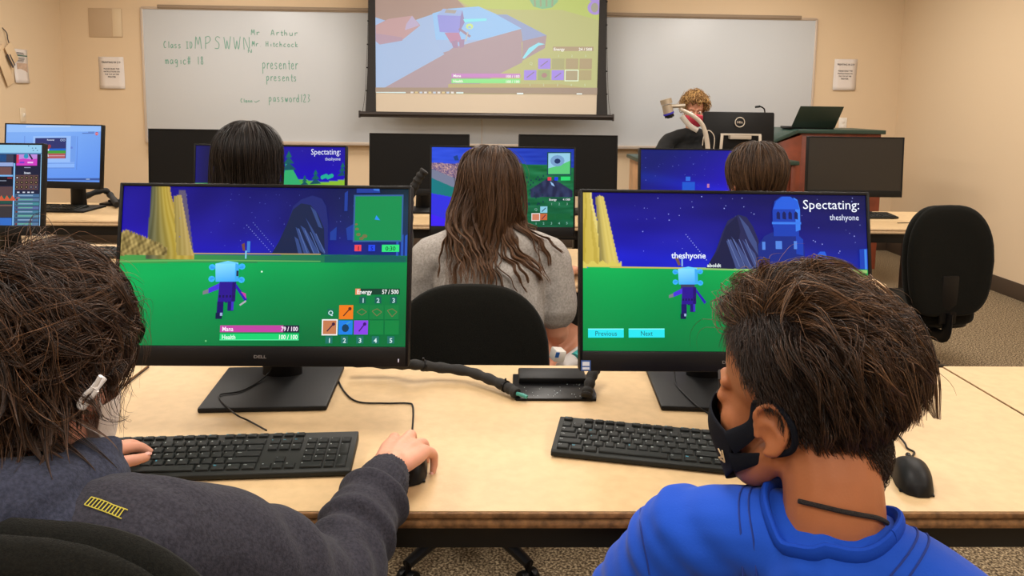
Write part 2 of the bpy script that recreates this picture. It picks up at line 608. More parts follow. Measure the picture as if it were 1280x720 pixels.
for sgn in (-1, 1):
    b = B()
    inner = xl if sgn < 0 else xr
    poly = [(-sgn * x, z) for x, z in xoL] + [(inner - sgn * 0.004, ztop), (inner - sgn * 0.004, 0.0)]
    b.prism(poly, 0.004, M=Matrix.Translation((0, 0.002, 0)) @ Matrix.Rotation(R(90), 4, 'X'))
    b.done('black_border', mat('border_black', (38, 35, 34), 0.75, bump=(60, 0.6)), ps)
    b = B()
    b.tube(spline([(sgn * (scw / 2 - 0.03), 0, 0), (sgn * (scw / 2 - 0.055), 0, 0.2), (sgn * (scw / 2 - 0.083), 0, 0.8), (sgn * (scw / 2 - 0.085), 0, ztop)], 4), 0.0018, n=5)
    for z in [0.18 + 0.2 * k for k in range(8)]:
        b.box((sgn * (scw / 2 - 0.062 - min(z, 0.9) * 0.03), -0.002, z), (0.016, 0.012, 0.012), bev=0.003)
    b.done('tension_cord', M_black, ps)
b = B()
b.box((0, 0.02, ztop + 0.055), (scw + 0.1, 0.11, 0.11), bev=0.012)
b.done('housing', M_white, ps)
# the picture on the cloth, given off by the screen
cv = Canvas((469, -55, -52, 747, 138, 138), (xr - xl - 0.004, 1.0), gain=1.0)
def zz(py, px=608):
    return onY(px, py, SY).z - sz


def proj_picture():
    # own px frame: u from px, v from real height on the cloth
    H0, H1 = zz(118), ztop - 0.02
    c = Canvas((469.5, 0, 0, 747, 1, 1), (xr - xl - 0.004, H1 - H0), gain=1.0)
    full = c.uv

    def uv(x, y):
        slope = 0.014
        return (x - 469.5) / 277.5, (H1 - zz(y - slope * (x - 608))) / (H1 - H0)
    c.uv = uv
    top = -75

    def bg(X, Y):
        n = len(X)
        px = X
        o = np.zeros((n, 3))
        o[:] = (196, 172, 150)
        return o
    c.rect(469.5, top, 747, 118, (150, 122, 112))
    # brown/olive hill
    c.poly([(469.5, top), (600, top), (571, 0), (590, 22), (560, 30), (515, 40), (469.5, 110)], (128, 100, 95))
    c.poly([(571, 0), (590, top), (747, top), (747, 118), (560, 118), (640, 60)], (150, 158, 88))
    c.poly([(571, 0), (590, top), (747, top), (747, 25), (700, 12), (640, 12), (590, 10)], (150, 172, 62))
    # blue slab
    c.poly([(469.5, 22), (500, 32), (540, 18), (560, 12), (597, 8), (660, 35), (650, 38), (470, 108)], (118, 158, 205))
    c.poly([(540, 17), (560, 11), (597, 8), (662, 38), (600, 50), (540, 50)], (98, 168, 220))
    c.poly([(469.5, 112), (469.5, 100), (540, 70), (650, 36), (652, 52), (600, 80), (540, 112)], (128, 108, 128))
    c.poly([(469.5, 40), (500, 32), (540, 18), (545, 55), (555, 68), (480, 110), (469.5, 110)], (120, 160, 205))
    c.poly([(480, 110), (555, 68), (565, 60), (650, 36), (652, 78), (585, 112)], (132, 112, 130))
    c.poly([(650, 35), (619, 18), (632, 18), (682, 44), (652, 51)], (95, 128, 180))
    c.poly([(652, 51), (682, 44), (680, 60), (652, 76)], (128, 108, 128))
    c.poly([(652, 73), (660, 60), (672, 53), (680, 55), (672, 57), (662, 66), (655, 73)], (90, 200, 220))
    # pink boulder
    c.poly([(470, 32), (486, 24), (515, 20), (525, 32), (503, 50), (475, 56), (470, 50)], (158, 118, 128))
    c.poly([(508, 30), (515, 20), (524, 32), (506, 38)], (150, 140, 180))
    c.poly([(470, 42), (503, 47), (503, 51), (475, 56), (470, 52)], (140, 110, 140))
    # figure: box head, small body
    c.poly([(546, 19), (575, 20), (573, 42), (549, 40)], (95, 110, 200))
    c.poly([(546, 19), (553, 11), (577, 13), (575, 20)], (110, 150, 205))
    c.poly([(557, 12), (570, 13), (568, 17), (555, 16)], (130, 130, 130))
    c.poly([(575, 20), (577, 13), (580, 28), (573, 42)], (98, 90, 160))
    c.poly([(555, 41), (573, 41), (577, 52), (563, 54)], (150, 90, 140))
    c.poly([(563, 52), (571, 50), (572, 60), (566, 60)], (120, 90, 140))
    c.poly([(573, 50), (580, 49), (579, 59), (574, 60)], (120, 90, 140))
    c.line(573, 36, 587, 46, 3, (110, 90, 130)); c.line(581, 52, 584, 40, 1.5, (160, 160, 160))
    c.disc(586, 33, 4.5, 3.5, (170, 205, 110)); c.disc(586, 34, 2, 1.6, (100, 165, 210))
    c.poly([(578, 24), (607, 23), (607, 26), (580, 28)], (70, 205, 220))
    # round green plant top, purple blob
    c.poly([(660, -14), (695, -14), (695, 2), (688, 9), (676, 11), (665, 8), (660, 0)], (70, 160, 115))
    for k in range(4):
        c.line(665 + k * 8, -12, 667 + k * 7, 8, 2.2, (110, 130, 95))
    c.disc(741, -6, 10, 8, (130, 105, 195)); c.disc(742, 9, 10, 9, (130, 105, 195)); c.disc(741, 9, 4.5, 6, (120, 125, 110))
    # bars
    c.poly([(560, 105), (700, 105), (747, 112), (747, 118), (560, 110)], (150, 140, 75))
    c.rect(564, 92, 650, 97, (165, 85, 175)); c.rect(564, 98.5, 650, 104, (80, 205, 105))
    for t, x, y in (('Mana', 566, 96.3), ('Health', 566, 103)):
        c.text(t, x, y, 4.6, (225, 225, 225), bold=True)
    c.text('100 / 100', 649, 97, 4.6, (225, 225, 225), anchor='r', bold=True)
    c.text('100 / 100', 649, 103.6, 4.6, (225, 225, 225), anchor='r', bold=True)
    c.rect(690, 58, 741, 63.5, (135, 115, 85)); c.text('Energy', 691, 63, 5, (225, 230, 225), bold=True); c.text('24 / 500', 739, 63, 5, (225, 230, 225), anchor='r', bold=True)
    for k, x in enumerate((697, 714, 731)):
        c.text(str(k + 1), x, 71, 4, (170, 190, 170), anchor='c')
    for k in range(5):
        c.text(str(k + 1), 662 + 17.3 * k, 107.5, 4, (170, 190, 170), anchor='c')
    for k, col in enumerate([(120, 95, 210), (110, 140, 75), (120, 95, 210), (135, 125, 90), (138, 128, 75)]):
        c.rect(654.5 + 17.3 * k, 87.5, 670 + 17.3 * k, 100, col)
    for k, col in enumerate([(120, 95, 210), (130, 135, 80), (135, 120, 80), (135, 118, 78)]):
        c.rect(672 + 17.3 * k, 73, 687.5 + 17.3 * k, 86, col)
    c.frame(705.5, 87, 723, 101.5, 1.2, (200, 220, 195))
    c.line(658, 97, 667, 90, 1.2, (80, 70, 120)); c.line(675, 83, 684, 76, 1.2, (80, 70, 120)); c.line(693, 97, 701, 91, 1.2, (80, 70, 120))
    c.disc(680, 94, 3.5, 3, (130, 80, 90)); c.text('Q', 663, 81, 5, (170, 190, 160), anchor='c')
    # task bar
    c.rect(469.5, 109.5, 747, 118, (118, 98, 82))
    c.rect(470, 115, 507, 117, (190, 215, 215)); c.rect(570, 115, 579, 117, (190, 215, 215))
    for k in range(10):
        c.rect(513 + 5.6 * k, 114.6, 516.5 + 5.6 * k, 117, [(200, 200, 200), (190, 170, 110), (160, 180, 200)][k % 3])
    c.rect(646, 116, 654, 118, (215, 230, 230)); c.rect(721, 116.5, 728, 118, (215, 230, 230))
    o = c.done('projected_picture', attr_mat('projected_light', 0.9, 0.05, emit=True, base=lin((128, 124, 120))), ps, Matrix.Translation(((xl + xr) / 2, 0.0, (H0 + H1) / 2)))
    return o


proj_picture()

# ---------------------------------------------------------------- notices and fittings on the walls
def sheet(pt, w, h, label, lines, name='paper_notice', rotz=0.0, tilt=0.0, cat='notice', title=None):
    t = thing(name, label, cat, pt, rotz)
    n = 8
    me_b = B()
    V = []
    for j in range(n + 1):
        for i in range(5):
            v = j / n
            curl = 0.012 * (v ** 3) * (1 + 0.3 * math.sin(i))
            V.append(((i / 4 - .5) * w + tilt * v * h, -0.003 - curl, (0.5 - v) * h))
    F = [(j * 5 + i, (j + 1) * 5 + i, (j + 1) * 5 + i + 1, j * 5 + i + 1) for j in range(n) for i in range(4)]
    me = bpy.data.meshes.new('sheet'); me.from_pydata(V, [], F)
    o = link_mesh('sheet', me, M_paper, t, smooth='all')
    md = o.modifiers.new('s', 'SOLIDIFY'); md.thickness = 0.0006
    VV, FF = [], []
    if title:
        lines = [(title, 0.74, 0.30, True)] + lines
    for txt, frac, zf, bold in lines:
        V, F, W = glyphs(txt, bold)
        s = w * frac / W
        k = len(VV)
        v0 = (0.5 - zf)
        for v in V:
            z = zf * h + v[1] * s * 1.1
            vv = 0.5 - z / h
            VV.append(((v[0] - W / 2) * s + tilt * vv * h, -0.0045 - 0.012 * 1.3 * max(vv, 0) ** 3, z))
        FF += [tuple(k + i for i in f) for f in F]
    if VV:
        me = bpy.data.meshes.new('print'); me.from_pydata(VV, [], FF)
        link_mesh('print', me, M_ink, t)
    return t


LN = [('PLEASE READ THE', 0.62, 0.10, True), ('INSTRUCTIONS ON', 0.64, 0.015, True), ('THE TOP OF THE', 0.56, -0.07, True), ('PRINTER', 0.32, -0.155, True)]
p = onY(139.5, 91, WY)
sheet((p.x, WY, p.z), 0.225, 0.285, 'white paper notice on the wall beside the far end of the marker writing', LN, title='PRINTING IN 219', tilt=0.03)
p = onY(1056.5, 93.5, WY)
sheet((p.x, WY, p.z), 0.215, 0.285, 'white paper notice on the wall above the wooden lectern', LN, title='PRINTING IN 219', tilt=-0.03)

p = onY(132, 28.5, WY)
t = thing('blank_cover_plate', 'beige blank plate with a paler strip, high on the wall above the notice', 'wall plate', (p.x, WY, p.z))
B().box((0, -0.004, 0), (0.295, 0.008, 0.255), bev=0.002).done('plate', mat('plate_beige', (196, 172, 142), 0.7), t)
B().box((0.105, -0.009, 0.002), (0.08, 0.004, 0.245), bev=0.001).done('strip', mat('strip_cream', (222, 202, 170), 0.6), t)

# small light switch, flyer and hanging tags on the side wall
yy = 6.41
t = thing('wall_switch', 'small white wall switch on the side wall under the flyer', 'switch', (LX, yy, 1.19), R(90))
B().box((0, -0.005, 0), (0.075, 0.01, 0.115), bev=0.004).done('plate', mat('switch_ivory', (226, 210, 184), 0.5), t)
B().box((0, -0.014, -0.002), (0.02, 0.016, 0.03), bev=0.003, rot=(0.4, 0, 0)).done('toggle', M_white, t)
t = sheet((LX, 6.43, 1.588), 0.19, 0.275, 'white flyer with a green footer pinned to the side wall', [], name='flyer', cat='flyer', rotz=R(90), tilt=-0.02)
b = B()
for k, (z, w) in enumerate([(0.108, .09), (0.098, .11), (0.066, .12), (0.056, .11), (0.046, .10), (0.036, .08)]):
    b.box((-0.01, -0.0055, z), (w, 0.001, 0.004))
b.done('print', M_ink, t)
B().box((0, -0.006, -0.112), (0.17, 0.002, 0.035)).box((0, -0.0052, 0.085), (0.17, 0.002, 0.009)).done('footer_band', mat('flyer_green', (70, 110, 92), 0.7), t)
B().box((0.01, -0.0052, -0.03), (0.14, 0.002, 0.11)).done('photo_block', mat('flyer_photo', (196, 168, 146), 0.7, var=(30, 0.15)), t)

t = thing('hanging_tag', 'cluster of cream card tags hanging on a cord by the flyer', 'tags', (LX, 6.22, 1.82), R(90))
b = B()
b.tube(spline([(0, 0, 0.06), (0.02, -0.02, 0.02), (0.03, -0.02, -0.03), (0.06, -0.02, -0.09)]), 0.004, n=6)
b.done('cord', M_ink, t)
for k, (x, z, a, w, h) in enumerate([(0.0, -0.19, -0.55, 0.10, 0.24), (-0.03, -0.26, -0.45, 0.09, 0.28), (0.05, -0.14, -0.6, 0.1, 0.16)]):
    B().box((x, -0.012 - 0.01 * k, z), (w, 0.004, h), rot=(0, a, 0), bev=0.001).done('card', mat('card_cream', (222, 196, 160), 0.7), t)
B().box((0.02, -0.0345, -0.2), (0.018, 0.003, 0.12), rot=(0, -0.6, 0)).box((0.048, -0.0345, -0.19), (0.012, 0.003, 0.1), rot=(0, -0.6, 0)).done('card_print', M_ink, t)
p = onY(1053, 155, WY)
t = thing('wall_outlet', 'ivory outlet cover on the wall just behind the laptop', 'outlet', (p.x, WY, p.z))
B().box((0, -0.005, 0), (0.075, 0.01, 0.118), bev=0.004).box((0, -0.011, 0.022), (0.03, 0.004, 0.028), bev=0.002).box((0, -0.011, -0.022), (0.03, 0.004, 0.028), bev=0.002).done('plate', M_white, t)
# ---------------------------------------------------------------- tables
TZ = 0.75


def table(x0, x1, y0, y1, label, edge=M_edge, corner_r=False):
    w, d = x1 - x0, y1 - y0
    t = thing('training_table', label, 'table', ((x0 + x1) / 2, (y0 + y1) / 2, 0), group='classroom tables')
    g = 0.0012
    rr = 0.05
    def outline(r, ins=0.0):
        W, D = w / 2 - g - ins * .25, d / 2 - ins
        P = []
        for k, (sx, sy) in enumerate([(-1, -1), (1, -1), (1, 1), (-1, 1)]):
            round_it = corner_r and sx > 0
            q = r if round_it else 0.004
            cx, cy = sx * (W - q), sy * (D - q)
            a0 = [180, 270, 0, 90][k]
            for j in range(5):
                a = R(a0 + 22.5 * j)
                P.append((cx + q * math.cos(a), cy + q * math.sin(a)))
        return P
    b = B()
    b.prism(outline(rr, 0.003), 0.0015, M=Matrix.Translation((0, 0, TZ - 0.0015)))
    b.done('laminate_surface', M_lam, t, smooth=False)
    b = B()
    b.prism(outline(rr, 0.0), 0.009, M=Matrix.Translation((0, 0, TZ - 0.0106)), bev=0.002)
    b.prism(outline(rr, 0.004), 0.012, M=Matrix.Translation((0, 0, TZ - 0.018)))
    b.prism(outline(rr, -0.001), 0.014, M=Matrix.Translation((0, 0, TZ - 0.027)), bev=0.005)
    b.done('edge', edge, t)
    b = B()
    b.box((0, -d / 2 + 0.05, TZ - 0.053), (w - 0.1, 0.03, 0.05), bev=0.002)
    b.box((0, d / 2 - 0.06, TZ - 0.053), (w - 0.1, 0.03, 0.05), bev=0.002)
    b.done('rail', M_metal_black, t)
    for sx in (-1, 1):
        x = sx * (w / 2 - 0.2)
        b = B()
        b.box((x, 0, TZ - 0.05), (0.06, d - 0.14, 0.035), bev=0.004)
        b.box((x, 0.05, 0.36), (0.065, 0.09, 0.66), bev=0.012)
        b.box((x, 0.02, 0.035), (0.06, d - 0.06, 0.04), bev=0.012)
        b.box((x, -d / 2 + 0.08, 0.01), (0.05, 0.04, 0.02), bev=0.004).box((x, d / 2 - 0.06, 0.01), (0.05, 0.04, 0.02), bev=0.004)
        b.done('leg', M_metal_black, t)
    return t


table(-0.767, 1.056, 1.057, 1.690, 'near laminate table with worn brown edge carrying the two game monitors')
table(1.059, 2.885, 1.063, 1.700, 'empty laminate table adjoining the near table on the side of the lone mouse')
table(-2.595, -0.770, 1.057, 1.690, 'laminate table adjoining the near table beside the hooded person')
table(-0.475, 1.352, 2.47, 3.10, 'laminate table with rounded corners in front of the long-haired person in grey', M_edge2, True)
table(-2.305, -0.478, 2.47, 3.10, 'laminate table in front of the person with black hair', M_edge2)
for x0, x1, lb in ((0.677, 2.505, 'laminate table with a rounded free end below the wooden lectern'), (-1.153, 0.674, 'laminate table holding two blank screens under the projection screen'),
                   (-2.983, -1.156, 'laminate table holding the monitor with a pale blue window')):
    table(x0, x1, 3.70, 4.33, lb, M_edge2, x1 > 2)

# ---------------------------------------------------------------- desktop monitors (all-in-one computers)
M_screen = attr_mat('screen_glow', 0.4, 0.12, emit=True, base=(0.004, 0.004, 0.005))
M_screen_off = mat('screen_off', (9, 9, 9), 0.5, spec=0.2)
M_screen_off2 = mat('screen_off_brown', (24, 21, 18), 0.4, spec=0.6)
LOGO = 'DELL'


def monitor(label, top, W=0.527, H=0.326, tilt=10, yaw=0, canvas=None, base=None, base_rot=0, group='desktop monitors', near=False, off=None, sticker=False, chin=0.036):
    top = Vector(top)
    Rm = Matrix.Rotation(R(yaw), 4, 'Z') @ Matrix.Rotation(R(-tilt), 4, 'X')
    c = top - (Rm @ Vector((0, 0, H / 2)))
    bx, by = base if base else (c.x - 0.0, c.y + 0.15)
    t = thing('desktop_monitor', label, 'monitor', (bx, by, TZ), group=group)
    P = Matrix.Translation(-Vector((bx, by, TZ))) @ Matrix.Translation(c) @ Rm
    bz = 0.006
    def T(o):
        o.data.transform(P)
        return o
    b = B()
    b.box((0, 0.014, 0), (W, 0.026, H), bev=0.004, seg=2)
    b.prism([(-W / 2 + .05, -H / 2 + .03), (W / 2 - .05, -H / 2 + .03), (W / 2 - .05, H / 2 - .05), (-W / 2 + .05, H / 2 - .05)], 0.03, M=Matrix.Translation((0, 0.052, 0)) @ Matrix.Rotation(R(90), 4, 'X'), bev=0.01)
    T(b.done('housing', M_black, t))
    b = B()
    b.box((0, -0.0005, -H / 2 + chin / 2), (W - 0.002, 0.005, chin - 0.001), bev=0.001)
    b.box((0, -0.0005, H / 2 - bz / 2), (W - 0.002, 0.005, bz), bev=0.001)
    for s in (-1, 1):
        b.box((s * (W / 2 - bz / 2 - .0005), -0.0005, 0), (bz, 0.005, H - .002), bev=0.001)
    T(b.done('bezel', M_blackg if near else M_black, t))
    sw, sh = W - 2 * bz, H - bz - chin
    if canvas:
        cvs = Canvas(canvas[0], (sw, sh), gain=canvas[2] if len(canvas) > 2 else 1.0)
        canvas[1](cvs)
        T(cvs.done('screen', M_screen, t, Matrix.Translation((0, 0.0006, (chin - bz) / 2))))
    else:
        T(B().box((0, 0.0008, (chin - bz) / 2), (sw, 0.002, sh)).done('screen', off or M_screen_off, t))
    if near:
        V, F, Wt = glyphs(LOGO, True)
        s = 0.0075
        me = bpy.data.meshes.new('logo')
        me.from_pydata([((v[0] - Wt / 2) * s * 1.35, -0.0036, -H / 2 + chin / 2 - 0.003 + v[1] * s) for v in V], [], F)
        T(link_mesh('logo', me, mat('logo_grey', (112, 106, 104), 0.5), t))
        b = B()
        b.box((W / 2 - 0.018, -0.0036, -H / 2 + 0.012), (0.0022, 0.0012, 0.006), bev=0.0004)
        T(b.done('power_button', mat('button_white', (190, 190, 215), 0.4), t))
    if sticker:
        b = B(); b.box((-W / 2 + 0.0115, -0.0034, -H / 2 + 0.0105), (0.017, 0.0008, 0.018))
        T(b.done('processor_sticker', mat('sticker_blue', (48, 84, 150), 0.5), t, label='small blue and silver square sticker'))
        b = B(); b.box((-W / 2 + 0.0115, -0.0040, -H / 2 + 0.0135), (0.0125, 0.0006, 0.007)).box((-W / 2 + 0.0115, -0.0040, -H / 2 + 0.0055), (0.0125, 0.0006, 0.004))
        T(b.done('sticker_print', mat('sticker_silver', (196, 202, 214), 0.5), t))
    # stand: plate and column
    ca, sa = math.cos(R(base_rot)), math.sin(R(base_rot))
    b = B()
    b.prism([(-0.122, -0.115), (0.122, -0.115), (0.126, 0.115), (-0.126, 0.115)], 0.011, M=Matrix.Rotation(R(base_rot), 4, 'Z'), bev=0.004)
    b.done('stand_base', M_black, t)
    nb = Vector((-0.07 * sa, 0.07 * ca, 0.008))
    nt_ = P @ Vector((0, 0.045, -0.02))
    b = B()
    b.tube([nb, nb + Vector((0, 0, 0.06)), Vector((nt_.x * .7 + nb.x * .3, nb.y, nt_.z)), Vector((nt_.x, nt_.y, nt_.z + 0.01))], [0.043, 0.04, 0.04, 0.042], n=24, flat=(1, 0.55), up=(0, 1, 0))
    b.done('stand_neck', M_blackg, t)
    return t


def slope_grad(a, b, t):
    t = np.clip(t, 0, 1)[:, None]
    return np.array(a) * (1 - t) + np.array(b) * t


def stars(c, x0, y0, x1, y1, n, seed, col=(120, 140, 210), r=0.5):
    rg = random.Random(seed)
    for k in range(n):
        q = r * rg.uniform(.4, 1.2)
        x, y = rg.uniform(x0, x1), rg.uniform(y0, y1)
        c.rect(x - q / 2, y - q / 2, x + q / 2, y + q / 2, col)


def avatar(c, x, y, s, hood_eye=True):
    """blocky player figure seen from behind; x,y = head centre, s = head half width"""
    hc0, hc1 = (120, 215, 250), (60, 165, 245)
    for dx, dy in ((-1.25, -.55), (1.15, -.6), (-1.25, .65), (1.15, .75)):
        c.disc(x + dx * s, y + dy * s * .8, s * .28, s * .26, (55, 175, 240), 8)
        c.poly([(x + dx * s * .7, y + dy * s * .6), (x + dx * s * 1.1, y + (dy - .12) * s * .8), (x + dx * s * 1.1, y + (dy + .18) * s * .8)], (45, 150, 235))
    c.poly([(x - s, y - s * .72), (x, y - s * .95), (x + s * .85, y - s * .8), (x + s * .9, y + s * .72), (x - s * .92, y + s * .75)], (110, 205, 250))
    c.layer += 1
    c._add([(x - s, y - s * .72), (x + s * .62, y - s * .72), (x + s * .62, y + s * .75), (x - s * .92, y + s * .75)], [(0, 1, 2, 3)], [(135, 220, 252), (120, 212, 250), (60, 160, 245), (70, 175, 245)])
    c.poly([(x + s * .62, y - s * .75), (x + s * .9, y - s * .65), (x + s * .92, y + s * .7), (x + s * .62, y + s * .75)], (60, 165, 235))
    if hood_eye:
        c.rect(x + s * .72, y - s * .15, x + s * .9, y + s * .3, (30, 40, 70))
    else:
        c.rect(x - s * .75, y + s * .75, x + s * .6, y + s * 1.15, (60, 60, 90))
    t0 = y + s * (.75 if hood_eye else 1.0)
    c.poly([(x - s * .6, t0), (x + s * .75, t0), (x + s * .72, t0 + s * 1.6), (x - s * .7, t0 + s * 1.65)], (42, 18, 140))
    c.poly([(x + s * .45, t0), (x + s * .75, t0), (x + s * .72, t0 + s * 1.6), (x + s * .42, t0 + s * 1.6)], (34, 10, 105))
    for k in range(5):
        c.rect(x - s * .6 + k * s * .28, t0 + s * 1.08, x - s * .45 + k * s * .28, t0 + s * 1.28, (22, 14, 80))
    c.poly([(x - s * .6, t0 + s * .1), (x - s * .6, t0 + s * .6), (x - s * 1.5, t0 + s * .95), (x - s * 1.5, t0 + s * .55)], (70, 50, 215))
    c.poly([(x - s * 1.45, t0 + s * .58), (x - s * 1.45, t0 + s * .92), (x - s * 1.9, t0 + s * 1.05), (x - s * 1.9, t0 + s * .75)], (120, 120, 130))
    c.poly([(x + s * .7, t0 + s * .1), (x + s * .72, t0 + s * .5), (x + s * 1.5, t0 + s * 1.6), (x + s * 1.7, t0 + s * 1.4)], (40, 30, 170))
    if hood_eye:
        c.poly([(x + s * 1.15, t0 + s * .8), (x + s * 1.55, t0 + s * .95), (x + s * 1.6, t0 + s * 1.4)], (190, 60, 160))
        c.line(x + s * 1.1, t0 + s * 1.9, x + s * 1.6, t0 + s * 1.55, s * .14, (170, 170, 180))
    c.rect(x - s * .72, t0 + s * 1.62, x - s * .2, t0 + s * 2.7, (26, 12, 100)); c.rect(x - s * .1, t0 + s * 1.62, x + s * .1, t0 + s * 1.7, (26, 12, 100))
    c.rect(x + s * .12, t0 + s * 1.6, x + s * .62, t0 + s * 2.35, (28, 14, 110)); c.rect(x + s * .42, t0 + s * 1.6, x + s * .62, t0 + s * 2.3, (60, 45, 190))
    c.rect(x - s * .8, t0 + s * 2.5, x - s * .28, t0 + s * 3.0, (14, 22, 70)); c.rect(x - s * .45, t0 + s * 2.5, x - s * .25, t0 + s * 2.75, (150, 170, 210))


def mountain(c, pts, ribs, base=(20, 32, 66), rib=(58, 82, 140)):
    c.poly(pts, base)
    for p in ribs:
        c.poly(p, rib)


def hotbar(c, x0, y0, u, vals, top, scale=1.0, num=(110, 160, 160)):
    """x0,y0 = left/top of the five-slot row, u = pitch"""
    w = u * .86
    for k, col in enumerate(vals):
        if col:
            c.rect(x0 + k * u, y0, x0 + k * u + w, y0 + w, col)
    for k, col in enumerate(top):
        if col:
            c.rect(x0 + (k + 1) * u, y0 - u * .98, x0 + (k + 1) * u + w, y0 - u * .98 + w, col)


# ---- the pictures on the screens
def art_near_left(c):
    hz = 322.5

    def f(X, Y):
        sky = slope_grad((30, 14, 172), (17, 30, 96), (X - 160) / 330 + (Y - 300) / 900)
        sky += slope_grad((0, 0, 0), (-14, -10, -45), (300 - Y) / 70)
        sky[:, 2] += 30 * np.exp(-((Y - 318) / 16) ** 2) - np.clip((X - 420) / 90, 0, 1) * 20
        sky += (nz(X, Y * 2.5, 3, sc=.05) * 7)[:, None] * np.array([.5, .6, 1.4])
        sky += (np.clip((X - 400) / 110, 0, 1) * np.clip(1 - abs(Y - 270) / 80, 0, 1))[:, None] * np.array([10, 25, 15])
        # ground
        g = slope_grad((0, 168, 84), (8, 108, 56), (Y - 325) / 125 + np.clip((X - 300) / 500, -.2, .4))
        g += nz(X, Y, 7, sc=.03)[:, None] * np.array([3, 5, 2])
        g = np.where((Y < 333)[:, None], slope_grad((70, 150, 70), (20, 105, 80), (X - 160) / 300), g)
        o = np.where((Y > hz + .004 * (X - 160))[:, None], g, sky)
        # stone column: striped
        xl = 188 + np.clip((Y - 240) / 90, 0, 1) * -3
        xr_ = 208 + np.clip((Y - 236) / 86, 0, 1) ** 1.3 * 34 + 3
        ins = (X > xl) & (X < xr_) & (Y < hz + 6)
        u = (X - xl) / (xr_ - xl)
        st = .5 + .5 * np.sin(u * 38 + nz(X, Y, 9, sc=.06) * 2.5)
        cc = slope_grad((78, 82, 66), (176, 152, 62), u * 1.6) + (st * 22 - 11)[:, None]
        cc += (np.clip((u - .75) * 4, 0, 1))[:, None] * np.array([6, 0, 8])
        o = np.where(ins[:, None], cc, o)
        # second column
        xl2 = 216 + np.clip((Y - 248) / 80, 0, 1) * 8
        xr2 = 226 + np.clip((Y - 246) / 76, 0, 1) ** 1.1 * 18
        ins2 = (X > xl2) & (X < xr2) & (Y > 247 - (X < 219) * 0) & (Y < hz + 1)
        u2 = (X - xl2) / (xr2 - xl2)
        o = np.where(ins2[:, None], slope_grad((150, 132, 68), (186, 160, 96), u2) + (8 * np.sin(u2 * 20 + Y * .08))[:, None], o)
        ins3 = (X > 222) & (X < 231 + (Y - 240) * .17) & (Y > 240) & ~ins2 & ~ins & (Y < hz)
        o = np.where(ins3[:, None], np.array([92, 82, 110]), o)
        # rubble at the far left
        hgt = hz - np.clip(30 - np.abs(X - 160) * .42, 0, 40) - 3 * np.abs(np.sin(X * .9)) * (X < 205)
        ins4 = (X < 212) & (Y > hgt) & (Y < hz + 1)
        rk = .5 + .5 * nz(X, Y, 12, sc=.6)
        o = np.where(ins4[:, None], slope_grad((92, 78, 40), (190, 165, 100), rk), o)
        return o
    c.grid(300, 160, f)
    stars(c, 225, 245, 480, 315, 60, 1, (90, 105, 190), .9)
    for k in range(14):
        c.rect(310 + k * 2.4, 285 + k * 2.6, 310.8 + k * 2.4, 285.9 + k * 2.6, (150, 165, 225))
        c.rect(318 + k * 2.4, 282 + k * 2.7, 318.8 + k * 2.4, 282.9 + k * 2.7, (130, 150, 215))
    # mountain
    c.poly([(343, 322), (352, 306), (362, 282), (368, 262), (378, 253), (392, 248), (404, 252), (410, 262), (413, 285), (414, 323)], (28, 38, 110))
    c.poly([(343, 322), (352, 306), (362, 282), (368, 266), (378, 258), (390, 260), (400, 272), (408, 290), (410, 323)], (20, 34, 70))
    for p in ([(372, 288), (376, 291), (392, 323), (384, 323)], [(378, 286), (384, 290), (404, 323), (396, 323)], [(384, 276), (392, 288), (410, 318), (410, 323), (404, 318)], [(390, 262), (397, 268), (406, 290), (401, 288)], [(371, 300), (376, 304), (382, 323), (377, 323)]):
        c.poly(p, (50, 72, 128))
    for x in (376, 384, 391, 398):
        c.line(x, 290 + (x - 376) * .3, x + 12, 321, .8, (84, 108, 168))
    # distant blue building
    for p in ([(437, 242), (437, 268), (433, 268), (433, 245)], [(448, 238), (453, 235), (477, 236), (478, 245), (448, 245)], [(436, 290), (446, 284), (446, 305), (438, 305)], [(416, 295), (424, 288), (424, 305), (416, 305)]):
        c.poly(p, (26, 58, 150))
    c.poly([(469, 235), (477, 236), (477, 243), (470, 242)], (54, 110, 200))
    for x in (500, 506, 511):
        c.poly([(x, 325), (x, 300), (x + 3, 298), (x + 3, 325)], (38, 84, 180))
    # hill line
    c.poly([(410, 325), (430, 323), (450, 326), (470, 324), (495, 325), (512, 327), (512, 333), (410, 333)], (10, 90, 85))
    c.poly([(245, 320.5), (405, 322), (405, 323.4), (245, 322)], (180, 150, 90))
    c.poly([(154, 330), (245, 329), (405, 331), (405, 332.2), (245, 331), (154, 332)], (100, 170, 90))
    c.rect(312, 306, 316, 320, (60, 120, 205)); c.rect(310, 318, 312, 328, (120, 190, 220)); c.poly([(305, 310), (309, 308), (310, 318), (307, 318)], (110, 70, 60))
    avatar(c, 289, 345.5, 15.5)
    c.disc(332, 344.5, 1.2, 1.2, (210, 240, 215), 10); c.disc(266, 431, 1.2, 1.2, (110, 190, 120), 10)
    # minimap
    c.rect(445, 247.5, 508, 307.5, (50, 92, 150)); c.rect(447, 249.5, 506, 305.5, (10, 138, 76))
    c.poly([(474, 273.5), (479, 280), (472, 279)], (40, 140, 235))
    for dx, dy, r in ((449, 285, 2), (450, 291, 2.5), (452, 298, 3), (460, 300, 3.5), (456, 303, 3)):
        c.disc(dx, dy, r, r * .7, (110, 110, 70), 7)
    c.rect(447.5, 311, 456, 319, (230, 70, 80)); c.rect(465, 311, 473.5, 319, (30, 70, 230)); c.rect(482, 311, 504, 320, (45, 220, 120))
    c.text('1', 451.8, 318, 7.5, (110, 20, 30), anchor='c', bold=True); c.text('5', 469.3, 318, 7.5, (10, 25, 150), anchor='c', bold=True); c.text('0:30', 493, 318.4, 7.5, (10, 90, 50), anchor='c', bold=True)
